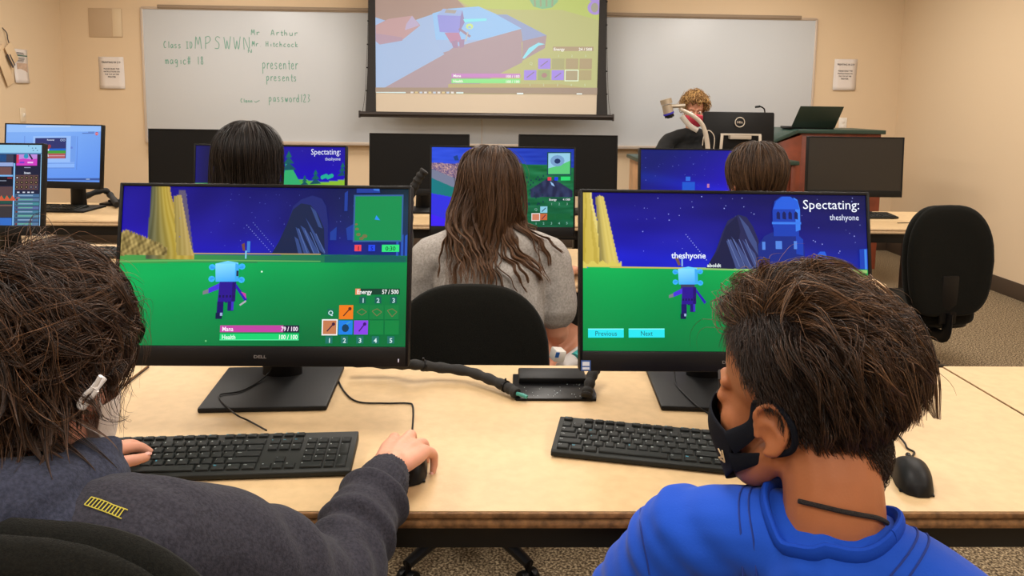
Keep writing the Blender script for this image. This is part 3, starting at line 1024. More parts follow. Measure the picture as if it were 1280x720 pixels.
    # energy bar
    c.rect(450, 366, 506, 373.6, (16, 60, 44)); c.rect(450, 366, 456.5, 373.6, (225, 135, 95))
    c.text('Energy', 452, 372.6, 7.6, (235, 240, 235), width=19, bold=True); c.text('57 / 500', 504.5, 372.6, 7.6, (235, 240, 235), width=21, anchor='r', bold=True)
    for k in range(3):
        x = 459.5 + 19.4 * k
        c.rect(x - 4.2, 376, x + 4.2, 384.5, (18, 90, 80)); c.text(str(k + 1), x, 383.5, 8, (190, 220, 225), anchor='c', bold=True)
    x0 = 430.5
    for k, col in enumerate([(232, 120, 28), (14, 124, 62), (14, 124, 62), (14, 124, 62)]):
        c.rect(x0 + 19 * k, 386.5, x0 + 19 * k + 17.6, 404, col)
    c.rect(416, 391, 424, 399.5, (18, 110, 80)); c.text('Q', 420, 398.8, 8, (190, 225, 225), anchor='c', bold=True)
    x0 = 411
    for k, col in enumerate([(190, 120, 80), (28, 125, 225), (135, 65, 225), (12, 128, 62), (12, 128, 62)]):
        c.rect(x0 + 19.3 * k, 405.5, x0 + 19.3 * k + 17.6, 423, col)
    c.frame(409.5, 404, 429.2, 424, 1.5, (235, 235, 235))
    for (a, b_, d, e_, col) in ((436, 400, 444, 391, (90, 40, 30)), (416, 419, 424, 410, (60, 30, 60)), (456, 419, 463, 410, (60, 20, 110))):
        c.line(a, b_, d, e_, 1.4, col); c.disc(d, e_, 2.2, 2.2, col, 8)
    c.disc(439, 415, 4.5, 5, (20, 60, 90), 9); c.line(440, 410, 445, 407, 1.8, (60, 150, 200))
    for k, sh in enumerate((0, 1, 2)):
        x = 459 + 19 * k
        c.line(x - 6, 395 - sh, x, 391, .8, (120, 110, 70)); c.line(x, 391, x + 6, 395, .8, (120, 110, 70)); c.line(x - 6, 395 - sh, x, 399 + sh, .8, (120, 110, 70)); c.line(x, 399 + sh, x + 6, 395, .8, (120, 110, 70))
    for k in range(5):
        x = 419 + 19.3 * k
        c.rect(x - 4.4, 425, x + 4.4, 434, (30, 110, 100)); c.text(str(k + 1), x, 433, 8, (205, 230, 230), anchor='c', bold=True)
    c.rect(283.5, 411.5, 381.5, 420, (40, 24, 60)); c.rect(283.5, 411.5, 362, 420, (188, 66, 158)); c.rect(283.5, 421.5, 381.5, 430, (22, 205, 110)); c.rect(283.5, 429, 381.5, 430, (90, 235, 160))
    c.text('Mana', 286, 418.6, 7.8, (250, 225, 245), width=14, bold=True); c.text('79 / 100', 380, 418.6, 7.8, (245, 235, 245), width=21, anchor='r', bold=True)
    c.text('Health', 286, 428.6, 7.8, (215, 250, 230), width=17, bold=True); c.text('100 / 100', 380, 428.6, 7.8, (235, 250, 240), width=24, anchor='r', bold=True)


def art_near_right(c):
    hz = 335.5

    def f(X, Y):
        sky = slope_grad((22, 16, 168), (20, 22, 104), (X - 740) / 340)
        sky += slope_grad((0, 0, 0), (-8, -8, -50), (295 - Y) / 60)
        sky[:, 2] += 45 * np.exp(-((Y - 330) / 22) ** 2)
        sky[:, 1] += 12 * np.exp(-((Y - 330) / 25) ** 2)
        sky += (nz(X, Y * 2.2, 31, sc=.05) * 7)[:, None] * np.array([.6, .6, 1.3])
        g = slope_grad((0, 168, 80), (4, 116, 58), (Y - 336) / 115 + np.clip((X - 800) / 600, 0, .3))
        g += nz(X, Y, 8, sc=.03)[:, None] * np.array([3, 5, 2])
        o = np.where((Y > hz + .003 * (X - 730))[:, None], g, sky)
        xr_ = 737 + np.clip((Y - 240) / 94, 0, 1) ** 1.5 * 28
        u = (X - 726) / (xr_ - 726)
        cc = slope_grad((196, 172, 70), (214, 190, 96), u) - (16 * (np.sin(u * 14 + nz(X, Y, 5, sc=.05) * 3) > .55))[:, None]
        cc = np.where((u > .8)[:, None], np.array([222, 204, 120]), cc)
        o = np.where(((X < xr_) & (Y < hz))[:, None], cc, o)
        xl2 = 742 + np.clip((Y - 246) / 88, 0, 1) * 6
        xr2 = 753 + np.clip((Y - 250) / 84, 0, 1) * 19
        u2 = (X - xl2) / (xr2 - xl2)
        top = 246 + np.abs(X - 748) * .4
        m2 = (X > xl2) & (X < xr2) & (Y > top) & (Y < hz)
        c2 = slope_grad((128, 116, 66), (212, 190, 100), u2 * 2.2) + (6 * np.sin(u2 * 25))[:, None]
        o = np.where(m2[:, None], c2, o)
        o = np.where(((Y > 329 + 2 * np.sin(X * .5)) & (Y < hz) & (X < 775))[:, None], np.array([214, 196, 90]), o)
        return o
    c.grid(300, 160, f)
    c.poly([(760, 334), (850, 335.2), (850, 337), (760, 336)], (196, 180, 90))
    c.poly([(850, 335), (1084, 338), (1084, 342), (850, 337.5)], (150, 190, 110))
    stars(c, 775, 246, 1080, 320, 55, 4, (150, 165, 230), 1.1)
    for k in range(13):
        c.rect(855 + k * 2.1, 294 + k * 2.6, 856 + k * 2.1, 295 + k * 2.6, (170, 185, 235))
    c.poly([(880, 336), (892, 316), (901, 292), (908, 277), (922, 269), (932, 272), (940, 284), (947, 302), (949, 337)], (36, 38, 82))
    c.poly([(880, 336), (896, 312), (906, 284), (920, 271), (924, 290), (918, 320), (915, 337)], (24, 28, 66))
    for p in ([(906, 302), (912, 300), (930, 337), (918, 337)], [(912, 296), (920, 306), (940, 337), (932, 337)], [(922, 270), (934, 284), (944, 304), (946, 320), (934, 300)], [(926, 300), (942, 318), (947, 337), (942, 337)]):
        c.poly(p, (62, 76, 128))
    for x in (908, 915, 922, 930):
        c.line(x, 300, x + 14, 334, .9, (96, 112, 166))
    # observatory tower
    B1, B2, B3 = (24, 62, 175), (36, 92, 215), (22, 42, 130)
    c.poly([(946, 336), (946, 306), (950, 302), (954, 296), (962, 292), (978, 288), (984, 294), (1000, 296), (1004, 310), (1006, 336)], B3)
    c.poly([(966, 296), (966, 280), (984, 286), (998, 284), (998, 296), (1003, 300), (1003, 320), (994, 318), (994, 296)], B1)
    c.poly([(965, 285), (965, 264), (968, 252), (976, 246), (986, 246), (996, 250), (1000, 262), (1000, 288)], B1)
    c.poly([(992, 247), (997, 250), (1000, 262), (1000, 288), (994, 290), (994, 256)], (56, 124, 235))
    c.poly([(966, 262), (970, 252), (978, 246), (988, 246), (997, 252), (999, 262)], B2)
    for k in range(4):
        c.poly([(970 + k * 7.5, 274), (970 + k * 7.5, 267), (972 + k * 7.5, 264.5), (974.5 + k * 7.5, 267), (974.5 + k * 7.5, 275)], (18, 28, 90))
    c.rect(964, 278, 1001, 281, (56, 120, 230))
    for x, y in ((951, 303), (968, 302), (972, 302), (991, 302)):
        c.rect(x, y, x + 4, y + 10, (80, 130, 220))
    c.poly([(1019, 336), (1019, 320), (1024, 315), (1030, 315), (1033, 322), (1033, 336)], B2); c.rect(1022, 321, 1030, 336, B3)
    c.poly([(1074, 336), (1074, 312), (1084, 311), (1084, 337)], B1); c.rect(1080, 312, 1083, 337, (60, 130, 225))
    c.poly([(1046, 338), (1046, 332), (1060, 331), (1060, 338)], B3)
    c.rect(849, 323, 851, 334, (130, 170, 225)); c.poly([(841, 324), (845, 322), (848, 332), (845, 333)], (110, 80, 70))
    avatar(c, 857.5, 346.5, 13, False)
    c.text('Spectating:', 1075, 261.5, 16.5, (240, 244, 255), width=72, anchor='r')
    c.text('theshyone', 1074, 275.5, 10.5, (225, 232, 250), width=37, anchor='r')
    c.text('theshyone', 836.5, 324, 10.5, (228, 236, 250), width=43, bold=True)
    c.text('aboldt', 881, 334.8, 6.5, (230, 240, 240), width=17.5, bold=True)
    for x0, x1, tx in ((732.5, 776.5, 'Previous'), (782.5, 827, 'Next')):
        c.rect(x0, 410, x1, 421, (40, 225, 235)); c.rect(x0, 410, x1, 411.2, (130, 245, 245))
        c.text(tx, (x0 + x1) / 2, 418.8, 8.4, (30, 90, 105), width=27 if tx[0] == 'P' else 15, anchor='c')


def art_forest(c):
    def f(X, Y):
        o = slope_grad((30, 10, 190), (28, 16, 150), (230 - Y) / 50)
        o = slope_grad((22, 22, 110), (0, 0, 0), (X - 240) / 60) * ((X < 300)[:, None]) + o * ((X >= 300)[:, None])
        g = slope_grad((60, 170, 80), (140, 190, 50), (X - 360) / 60 + nz(X, Y, 3, sc=.1) * .3)
        hy = 228 - np.clip((X - 362) / 70, 0, 1) * 2 + 2 * np.sin(X * .08)
        return np.where((Y > hy)[:, None], g, o)
    c.grid(120, 70, f)
    stars(c, 290, 186, 430, 222, 22, 9, (110, 110, 230), .9)
    c.poly([(355, 232), (358, 205), (366, 210), (374, 224), (380, 234)], (50, 175, 110))
    for x, y, s in ((362, 189, 1.0), (397, 213, .75), (383, 220, .5), (432, 204, .7)):
        for k in range(3):
            w = (4 + 3 * k) * s
            c.poly([(x - w, y + (9 + 8 * k) * s), (x, y + (7.5 * k) * s), (x + w, y + (8 + 8 * k) * s)], (14, 105 - 12 * k, 95))
    for k in range(6):
        c.disc(406 + 2.4 * k, 223 - (k % 3), 2.6, 2.8, (30, 175, 150), 7)
    c.text('Spectating:', 429, 194, 10.5, (235, 238, 255), width=38.5, anchor='r')
    c.text('theshyone', 429, 201.5, 6, (220, 225, 250), width=20, anchor='r')
    for k in range(24):
        for sx in (0, 1):
            pass


def art_aerial(c):
    def f(X, Y):
        o = slope_grad((44, 80, 225), (24, 56, 175), (X - 540) / 150)
        o += (nz(X, Y * 4, 2, sc=.15) * 8)[:, None]
        # teal sea, purple water lower left
        o = np.where((Y > 214 + (X - 540) * .3)[:, None], slope_grad((20, 120, 130), (16, 120, 90), (X - 540) / 90), o)
        o = np.where((Y > 243 + (X - 537) * .2)[:, None], np.array([50, 50, 225]), o)
        o = np.where((Y > 270 + (X - 537) * .35)[:, None], np.array([62, 34, 245]), o)
        # green land
        land = (X > 640) & (Y > 207 + np.clip(660 - X, 0, 40) * -.2 + np.clip(X - 680, 0, 60) * .12)
        g = slope_grad((16, 110, 62), (14, 92, 60), (Y - 210) / 80) + (nz(X, Y * 2, 15, sc=.25) * 14)[:, None]
        o = np.where(land[:, None], g, o)
        ri = np.random.RandomState(3).rand(len(X)) * .8 + .1 * nz(X, Y, 22, sc=.5)
        isl = (X < 600) & (Y > 205 - np.abs(X - 565) * .05) & (Y < 206 + (X - 537) * .42 + 5)
        o = np.where(isl[:, None], slope_grad((70, 60, 120), (226, 180, 160), ri * 1.3 - .1), o)
        isl2 = (X < 610) & (Y > 212 + (X - 540) * .42) & (Y < 224 + (X - 540) * .45)
        o = np.where(isl2[:, None], np.array([120, 125, 150]), o)
        m = (Y > 250 - np.abs(X - 690) * .55 - 22) & (X > 664) & (Y < 250) & (X < 717) & (Y > 223 + np.abs(X - 688) * .65)
        o = np.where(m[:, None], slope_grad((30, 36, 70), (48, 58, 96), .5 + nz(X, Y, 6, sc=.4)), o)
        return o
    c.grid(200, 120, f)
    rg = random.Random(5)
    for k in range(30):
        x, y = rg.uniform(655, 680), rg.uniform(222, 262)
        c.poly([(x - 1.2, y), (x, y - 3), (x + 1.2, y)], (8, 52, 70))
    c.poly([(566, 196), (568, 201), (573, 201), (571, 194)], (20, 60, 130))
    c.rect(684, 190.5, 714.5, 221, (16, 70, 80)); c.rect(685.5, 192, 713, 219.5, (150, 205, 230))
    c.poly([(685.5, 212), (700, 208), (713, 202), (713, 219.5), (685.5, 219.5)], (90, 200, 120))
    c.disc(697, 202, 9, 7.5, (120, 160, 205), 12); c.disc(697, 202.5, 4, 3.5, (24, 50, 100), 8)
    c.poly([(688, 229), (692, 232), (694, 236), (690, 234)], (150, 190, 235))
    c.rect(685, 223.5, 689.5, 228, (225, 60, 80)); c.rect(693.5, 223.5, 698, 228, (30, 60, 235)); c.rect(701.5, 223, 713.5, 228, (40, 215, 110))
    c.rect(686, 251.5, 714, 255, (14, 70, 60)); c.text('Energy', 687, 254.5, 3.8, (235, 240, 240), width=9.5, bold=True); c.text('4 / 500', 713.5, 254.5, 3.8, (235, 240, 240), width=9, anchor='r', bold=True)
    for k in range(3):
        c.text(str(k + 1), 690 + 9.8 * k, 260.5, 4.2, (150, 190, 180), anchor='c')
    c.text('Q', 670.5, 267.5, 4.6, (150, 190, 180), anchor='c')
    c.rect(676, 262, 685, 270.5, (140, 205, 225)); c.line(678, 269, 683, 264, 1, (20, 50, 90))
    for k, col in enumerate(((210, 130, 100), (200, 105, 60), (14, 96, 52), (14, 96, 52), (14, 96, 52))):
        c.rect(666 + 9.8 * k, 271.5, 675 + 9.8 * k, 280, col)
        c.text(str(k + 1), 670.5 + 9.8 * k, 286, 4.5, (150, 200, 190), anchor='c')
    c.frame(665, 270.8, 675.8, 281, 1, (225, 225, 225)); c.line(678, 279, 683, 273, 1, (90, 30, 70))


def art_night(c):
    def f(X, Y):
        t = (X - 795) / 130 * .8 + (Y - 230) / 120
        o = slope_grad((16, 26, 110), (38, 18, 200), t + .1)
        o[:, 1] += 12 * np.exp(-((Y - 222 - (X - 800) * .2) / 8) ** 2)
        o[:, 2] += 25 * np.exp(-((Y - 222 - (X - 800) * .2) / 8) ** 2)
        return np.where((X > 945)[:, None], slope_grad((44, 26, 215), (24, 22, 110), (X - 945) / 40), o)
    c.grid(90, 60, f)
    stars(c, 798, 190, 900, 235, 26, 12, (110, 125, 215), .8)
    c.rect(851.5, 229.5, 868, 242, (32, 88, 210)); c.rect(856, 222.5, 862, 228, (50, 110, 225)); c.rect(884, 232, 887, 237, (190, 120, 170))


def art_browser(c):
    c.layer += 1

    def f(X, Y):
        return slope_grad((128, 175, 245), (96, 148, 240), (Y - 160) / 75 + (X - 60) / 300) + nz(X, Y, 4, sc=.03)[:, None] * 3
    c.grid(60, 40, f)
    c.rect(4, 155, 131, 165, (150, 192, 250)); c.rect(30, 156.5, 90, 159, (180, 210, 252))
    c.rect(106, 166.6, 122, 167.8, (90, 120, 190)); c.rect(114, 165.2, 122, 166.2, (90, 120, 190))
    c.disc(125.5, 168, 2.2, 2.2, (200, 60, 80)); c.rect(123.6, 167.6, 127.4, 168.5, (235, 200, 210))
    c.rect(28, 170, 29, 226, (105, 145, 225)); c.rect(99.5, 171, 100.3, 215, (92, 135, 220)); c.rect(40, 170.5, 91, 213, (150, 190, 250))
    c.rect(91, 170.5, 98, 205, (112, 158, 235)); c.rect(40, 205, 97, 212, (138, 182, 250)); c.rect(40, 206, 97, 206.8, (100, 140, 220)); c.rect(40, 212, 97, 213, (100, 140, 220))
    c.rect(43, 173, 85, 200, (46, 52, 110)); c.rect(43, 187, 84.5, 190, (20, 100, 215)); c.rect(43, 189.5, 84.5, 193.6, (70, 155, 60)); c.rect(43, 193.4, 84, 200, (178, 88, 90)); c.rect(43, 196, 84, 197, (205, 160, 180))
    c.text('Runaway', 64, 176.4, 2.6, (220, 225, 245), width=10, anchor='c', bold=True)
    c.disc(60, 185, 3, 3, (180, 50, 60), 8); c.disc(62.5, 184, 2.3, 2.6, (150, 60, 70), 8); c.rect(57, 187, 60, 194, (130, 60, 50)); c.rect(59.5, 187.5, 62, 190, (220, 230, 250)); c.poly([(59, 197), (60.5, 193), (62, 197.5)], (230, 235, 245))
    for x in (78.5, 82):
        c.disc(x, 176, 1.8, 1.6, (160, 180, 220), 8); c.disc(x, 176, 1.1, .9, (46, 52, 110), 8)
    c.disc(92.5, 186, 1.5, 1.5, (100, 130, 215)); c.rect(4, 226, 131, 229, (60, 90, 160)); c.rect(113, 227, 118, 227.8, (190, 210, 240))


def art_website(c):
    def f(X, Y):
        return slope_grad((22, 26, 52), (34, 40, 70), (Y - 185) / 90)
    c.grid(20, 20, f)
    c.rect(-135, 180, 56, 192, (150, 205, 238)); c.rect(-135, 190.5, 56, 192.2, (90, 140, 190))
    for x, y in ((41, 184), (45, 184), (42, 187), (47, 187), (36, 181)):
        c.rect(x, y, x + 1.4, y + 1, (50, 80, 120))
    c.rect(-30, 193, 9, 202, (24, 74, 130)); c.rect(9, 193, 18, 202, (60, 62, 84)); c.rect(-30, 203, 18, 208, (150, 170, 220)); c.rect(-30, 209, 16, 219, (110, 76, 76)); c.rect(-30, 219, 18, 221, (120, 180, 235))
    c.rect(18.5, 204, 20.5, 284, (130, 190, 240)); c.rect(52.5, 192, 55, 284, (150, 205, 245)); c.rect(-30, 222, 18, 233, (14, 18, 36)); c.rect(11, 222.5, 17, 223.5, (190, 50, 60)); c.rect(-4, 226, 10, 227, (130, 140, 160))
    c.rect(-30, 234, 18, 248, (90, 66, 70)); c.rect(-30, 246, 18, 252, (40, 90, 80))
    for k in range(6):
        c.poly([(-14 + k * 7, 252), (-10 + k * 7, 245), (-5 + k * 7, 252)], (205, 90, 60))
    c.rect(-30, 252, 18, 256, (30, 80, 72)); c.rect(-30, 257, 18, 259, (120, 90, 80)); c.rect(-30, 259, 18, 273, (56, 52, 56)); c.rect(-30, 274, 18, 284, (50, 110, 200))
    c.rect(22, 192.5, 48, 207, (190, 140, 220)); c.poly([(22, 200), (30, 198), (40, 199), (48, 198), (48, 207), (22, 207)], (205, 60, 190)); c.rect(22, 193, 25, 204, (215, 60, 90)); c.disc(34, 195, 3, 3, (40, 150, 190)); c.line(38, 192.5, 42, 199, 2, (40, 30, 60)); c.rect(26, 202, 32, 204, (110, 60, 200)); c.rect(36, 202, 43, 204, (240, 190, 240))
    c.rect(32, 209, 40, 210, (150, 160, 190)); c.text('Stream', 36, 217.5, 3.6, (235, 240, 255), width=8, anchor='c', bold=True)
    c.rect(21, 219, 50, 238, (92, 66, 66))
    for j in range(3):
        for i in range(5):
            x, y = 23.5 + 6 * i, 222.5 + 6 * j
            c.disc(x, y, 2.1, 2.1, (30, 24, 30) if not (j == 2 and i > 2) else (22, 46, 90), 8)
            c.disc(x, y, 1.0, 1.0, (215, 215, 220) if (i + j) == 0 else (150, 130, 90), 6)
    for x in (24, 31, 37, 42):
        c.rect(x, 240.5, x + 3, 242, (210, 215, 230))
    for k in range(8):
        y = 243.5 + 5.2 * k
        c.rect(22, y, 52, y + 4.2, (70 + 20 * (k % 2), 110 + 14 * (k % 3), 150 + 10 * (k % 2))); c.rect(26, y + 1, 44, y + 2.6, (100, 170, 150) if k % 2 else (130, 160, 190)); c.disc(24, y + 2, 1.6, 1.6, (110, 50, 50) if k % 3 == 1 else (60, 70, 90), 6)


Y1 = 1.386
monitor('near black monitor showing a green game field with a score panel and energy bar', onY(334, 230.5, Y1), tilt=12, base=(-0.445, 1.53), base_rot=3.5, near=True, group='near game monitors',
        canvas=((153, 234.5, 240.5, 514.5, 436.5, 438.5), art_near_left, 1.1))
monitor('near black monitor reading Spectating, partly hidden by the head in the blue shirt', onY(906, 238.5, 1.372), W=0.534, tilt=12, base=(0.468, 1.535), base_rot=-4.5, near=True, group='near game monitors',
        canvas=((726, 242.5, 244, 1085, 437, 440), art_near_right, 1.1), sticker=True)
monitor('monitor showing a night forest, partly hidden by straight black hair', onY(338.5, 181, 2.66), tilt=8, canvas=((242, 182, 185, 435, 286, 289), art_forest))
monitor('monitor showing an island from above, in front of the long wavy hair', onY(629, 183, 2.75), tilt=7, canvas=((539, 183.5, 186.5, 718, 286, 290), art_aerial))
monitor('monitor showing a starry blue night, beside the brown bobbed hair', onY(890, 186, 2.72), tilt=7, canvas=((797, 187, 189.5, 983, 290, 293), art_night))
monitor('monitor showing a dark web page, at the edge of the second row', onY(-40, 178, 2.72), tilt=8, yaw=0, canvas=((-133, 179, 180.5, 54, 282, 284), art_website))
monitor('monitor showing a pale blue desktop with a small running game', onY(67, 155, 3.93), tilt=7, yaw=-7, canvas=((3, 154.5, 158, 131.5, 228, 231.5), art_browser))
for px, py, lb in ((249, 161.5, 'switched-off monitor in the far row behind the straight black hair'), (524.5, 167, 'switched-off monitor left of the long wavy hair, under the projection screen'),
                   (710.5, 168.5, 'switched-off monitor between the island monitor and the doc camera arm')):
    monitor(lb, onY(px, py, 4.02), tilt=4, group='switched-off monitors')
monitor('switched-off monitor standing before the wooden lectern', onY(1070.5, 171, 4.06), tilt=3, off=M_screen_off2, group='switched-off monitors')

# ---------------------------------------------------------------- keyboards
UNIT = 0.019
ROWS = [
    [('Esc', 1), None, ('F1', 1), ('F2', 1), ('F3', 1), ('F4', 1), .5, ('F5', 1), ('F6', 1), ('F7', 1), ('F8', 1), .5, ('F9', 1), ('F10', 1), ('F11', 1), ('F12', 1), .25, ('P', 1), ('S', 1), ('B', 1), .25],
    [(k, 1) for k in '`1234567890-='] + [('Bk', 2), .25, ('In', 1), ('Ho', 1), ('PU', 1), .25, ('N', 1), ('/', 1), ('*', 1), ('-', 1)],
    [('Tab', 1.5)] + [(k, 1) for k in 'QWERTYUIOP[]'] + [('\\', 1.5), .25, ('De', 1), ('En', 1), ('PD', 1), .25, ('7', 1), ('8', 1), ('9', 1), ('+', 1, 2)],
    [('Caps', 1.75)] + [(k, 1) for k in "ASDFGHJKL;'"] + [('Enter', 2.25), 3.5, ('4', 1), ('5', 1), ('6', 1)],
    [('Shift', 2.25)] + [(k, 1) for k in 'ZXCVBNM,./'] + [('Shift', 2.75), 1.25, ('^', 1), 1.25, ('1', 1), ('2', 1), ('3', 1), ('E', 1, 2)],
    [('Ctrl', 1.25), ('W', 1.25), ('Alt', 1.25), ('', 6.25), ('Alt', 1.25), ('W', 1.25), ('M', 1.25), ('Ctrl', 1.25), .25, ('<', 1), ('v', 1), ('>', 1), .25, ('0', 2), ('.', 1)],
]


def keyboard(x, y, rot, label, detail=True, z=TZ):
    t = thing('keyboard', label, 'keyboard', (x, y, z), R(rot), group='black keyboards')
    W, D = 0.442, 0.127
    b = B()
    slope = 0.075
    prof = [(-D / 2, 0.003), (-D / 2, 0.011), (-D / 2 + 0.006, 0.0135), (D / 2 - 0.004, 0.0135 + slope * (D - .01)), (D / 2, 0.018), (D / 2, 0.003)]
    b.prism(prof, W, M=Matrix.Translation((-W / 2, 0, 0)) @ Matrix(((0, 0, 1, 0), (1, 0, 0, 0), (0, 1, 0, 0), (0, 0, 0, 1))), bev=0.0015)
    for sx in (-1, 1):
        b.box((sx * 0.19, -0.05, 0.0015), (0.02, 0.008, 0.003)); b.box((sx * 0.19, 0.05, 0.0015), (0.02, 0.008, 0.003))
    b.done('body', M_kbody, t)
    kb = B()
    VV, FF, MI = [], [], []
    zf = lambda yy: 0.0137 + slope * (yy + D / 2 - .006)
    ry = [0.0500, 0.028, 0.009, -0.010, -0.029, -0.048]
    for r, row in enumerate(ROWS):
        cx = -0.2140
        yy = ry[r]
        hh = 0.011 if r == 0 else 0.0165
        for k in row:
            if k is None:
                cx += UNIT; continue
            if isinstance(k, (int, float)):
                cx += k * UNIT; continue
            w = k[1] * UNIT
            tall = len(k) > 2
            dy = -0.0095 if tall else 0
            h2 = hh + (0.019 if tall else 0)
            kb.box((cx + w / 2, yy + dy, zf(yy + dy) + 0.0015), (w - 0.0022, h2, 0.0045), bev=0.0012 if detail else 0, seg=1, rot=(slope, 0, 0), taper=(1 - 0.0028 / w, 0.84))
            if detail and k[0]:
                V, F, Wt = glyphs(k[0])
                s = 0.0048 if len(k[0]) == 1 else 0.0032
                n = len(VV)
                x0 = cx + 0.0035
                VV += [(x0 + v[0] * s, yy + 0.0005 + v[1] * s, zf(yy) + 0.00400 + slope * v[1] * s) for v in V]
                FF += [tuple(n + i for i in f) for f in F]
                blue = k[0] in ('In', 'Ho', 'PU', 'S', 'B', 'F8', 'F9', 'F10', 'W', 'Esc')
                MI += [1 if blue else 0] * len(F)
            cx += w
    kb.done('keys', M_key, t)
    if detail:
        me = bpy.data.meshes.new('legends')
        me.from_pydata(VV, [], FF)
        o = link_mesh('legends', me, [M_legend, M_legend_blue], t)
        me.polygons.foreach_set('material_index', MI)
    return t


keyboard(-0.4465, 1.209, 4.0, 'black keyboard under the hand of the person in the grey hoodie')
keyboard(0.334, 1.2447, -12.5, 'black keyboard angled in front of the Spectating monitor')
p = onZ(88, 256, TZ + .02)
keyboard(p.x - 0.12, p.y - 0.06, -4, 'black keyboard before the pale blue desktop monitor', False)
p = onZ(1085, 266, TZ + .02)
keyboard(p.x - 0.1, p.y - 0.04, 2, 'black keyboard before the switched-off monitor by the lectern', False)
p = onZ(128, 312, TZ + .02)
keyboard(p.x - 0.1, p.y - 0.02, 3, 'black keyboard on the second-row table beside the wavy dark head', False)

# ---------------------------------------------------------------- mice


def mouse(x, y, rot, label, cable, z=TZ):
    t = thing('mouse', label, 'computer mouse', (x, y, z), R(rot), group='black mice')
    nx, ny = 17, 25
    V, F = [], []
    for j in range(ny):
        for i in range(nx):
            a = -1 + 2 * i / (nx - 1)
            v = -1 + 2 * j / (ny - 1)
            # superellipse footprint
            yy = v
            wd = (1 - abs(v) ** 3.2) ** (1 / 2.4) * (1 - 0.06 * (1 - v))
            xx = a * wd
            h = (1 - abs(a) ** 2.6) ** 0.5 * (1 - abs(v) ** 2.8) ** 0.5
            hz = 0.036 * h * (1 - 0.32 * max(v, 0) ** 1.3 - 0.06 * min(v, 0) ** 2)
            V.append((xx * 0.031, yy * 0.056, 0.0015 + max(hz, 0)))
    n = len(V)
    V += [(x_, y_, 0.0015) for x_, y_, z_ in V]
    for j in range(ny - 1):
        for i in range(nx - 1):
            k = j * nx + i
            F.append((k, k + 1, k + nx + 1, k + nx))
    me = bpy.data.meshes.new('shell'); me.from_pydata(V[:n], [], F)
    link_mesh('shell', me, M_black, t, smooth='all')
    B().tube([(0, 0.030, 0.026), (0, 0.046, 0.0245)], 0.0045, n=10).done('scroll_wheel', M_blackg, t)
    B().box((0, 0.0, 0.002), (0.05, 0.09, 0.003), bev=0.001).done('underside', M_blackg, t)
    M = (Matrix.Translation(t.location) @ Matrix.Rotation(R(rot), 4, 'Z'))
    B().tube(spline([M @ Vector((0, 0.052, 0.010))] + [Vector(c) for c in cable], 8), 0.0018, n=8).done('cable', M_black, t, world=True)
    return t


cz = TZ + 0.0025
mouse(0.684, 1.150, -20, 'black mouse lying alone beside the head in the blue shirt', [onZ(1143, 566, cz), onZ(1134, 560, cz), onZ(1128, 550, cz + .002), onZ(1100, 520, cz)])
mouse(-0.130, 1.185, 6, 'black mouse held by the person in the grey hoodie',
      [onZ(516, 530, cz), onZ(516, 508, cz), onZ(509, 504, cz), onZ(480, 504, cz), onZ(447, 502, cz), onZ(430, 489, cz), onZ(420, 468, cz), onZ(418, 460, cz)])

# keyboard cables
t = thing('keyboard_cable', 'thin black cable looping over the near monitor stand to the keyboard', 'cable', onZ(333, 538, TZ))
B().tube(spline([onZ(333, 538, TZ + .012), onZ(311, 526, cz), onZ(297, 519.5, TZ + .0135), onZ(284, 509, TZ + .0135), onZ(275, 499, TZ + .0135), onZ(276, 493, TZ + .0135), onZ(300, 489, TZ + .0135), onZ(322, 478, TZ + .0135), onZ(336, 466, TZ + .02), onZ(340, 460, TZ + .03)], 8), 0.0016, n=8).done('cord', M_black, t, world=True)
t = thing('keyboard_cable', 'thin black cable running under the Spectating monitor stand', 'cable', onZ(848, 468, TZ))
B().tube(spline([onZ(843, 463, TZ + .03), onZ(845, 480, TZ + .0135), onZ(855, 492, TZ + .0135), onZ(872, 508, TZ + .0135), onZ(884, 516, cz), onZ(900, 528, TZ + .01)], 8), 0.0016, n=8).done('cord', M_black, t, world=True)
t = thing('loose_cable', 'thin cable crossing the table corner behind the white mask', 'cable', onZ(161, 477, TZ))
B().tube(spline([onZ(186, 459, cz), onZ(172, 470, cz), onZ(158, 481, cz), onZ(140, 496, cz)], 6), 0.0012, n=8).done('cord', M_black, t, world=True)

# ---------------------------------------------------------------- cable box in the table, with its sleeves
gx0, gx1, gy0, gy1 = 0.046, 0.220, 1.476, 1.617
t = thing('cable_box', 'black desk cable box between the two near monitors', 'cable box', ((gx0 + gx1) / 2, (gy0 + gy1) / 2, TZ))
gw, gd = gx1 - gx0, gy1 - gy0
b = B()
b.prism([(-gw / 2 + .006, -gd / 2), (gw / 2 - .004, -gd / 2), (gw / 2, -gd / 2 + .03), (gw / 2 - .004, gd / 2), (-gw / 2 + .004, gd / 2), (-gw / 2, -gd / 2 + .03)], 0.006, bev=0.002)
b.done('tray', M_blackg, t)
B().box((0, gd / 2 - 0.035, 0.014), (gw - 0.03, 0.05, 0.016), bev=0.004, rot=(0.12, 0, 0)).done('flap', M_black, t)
b = B()
rg = random.Random(4)
for k in range(26):
    b.box((rg.uniform(-gw / 2 + .02, gw / 2 - .02), rg.uniform(-gd / 2 + .005, .02), 0.0064), (0.0012, 0.0012, 0.0008))
b.done('crumbs', M_legend, t)


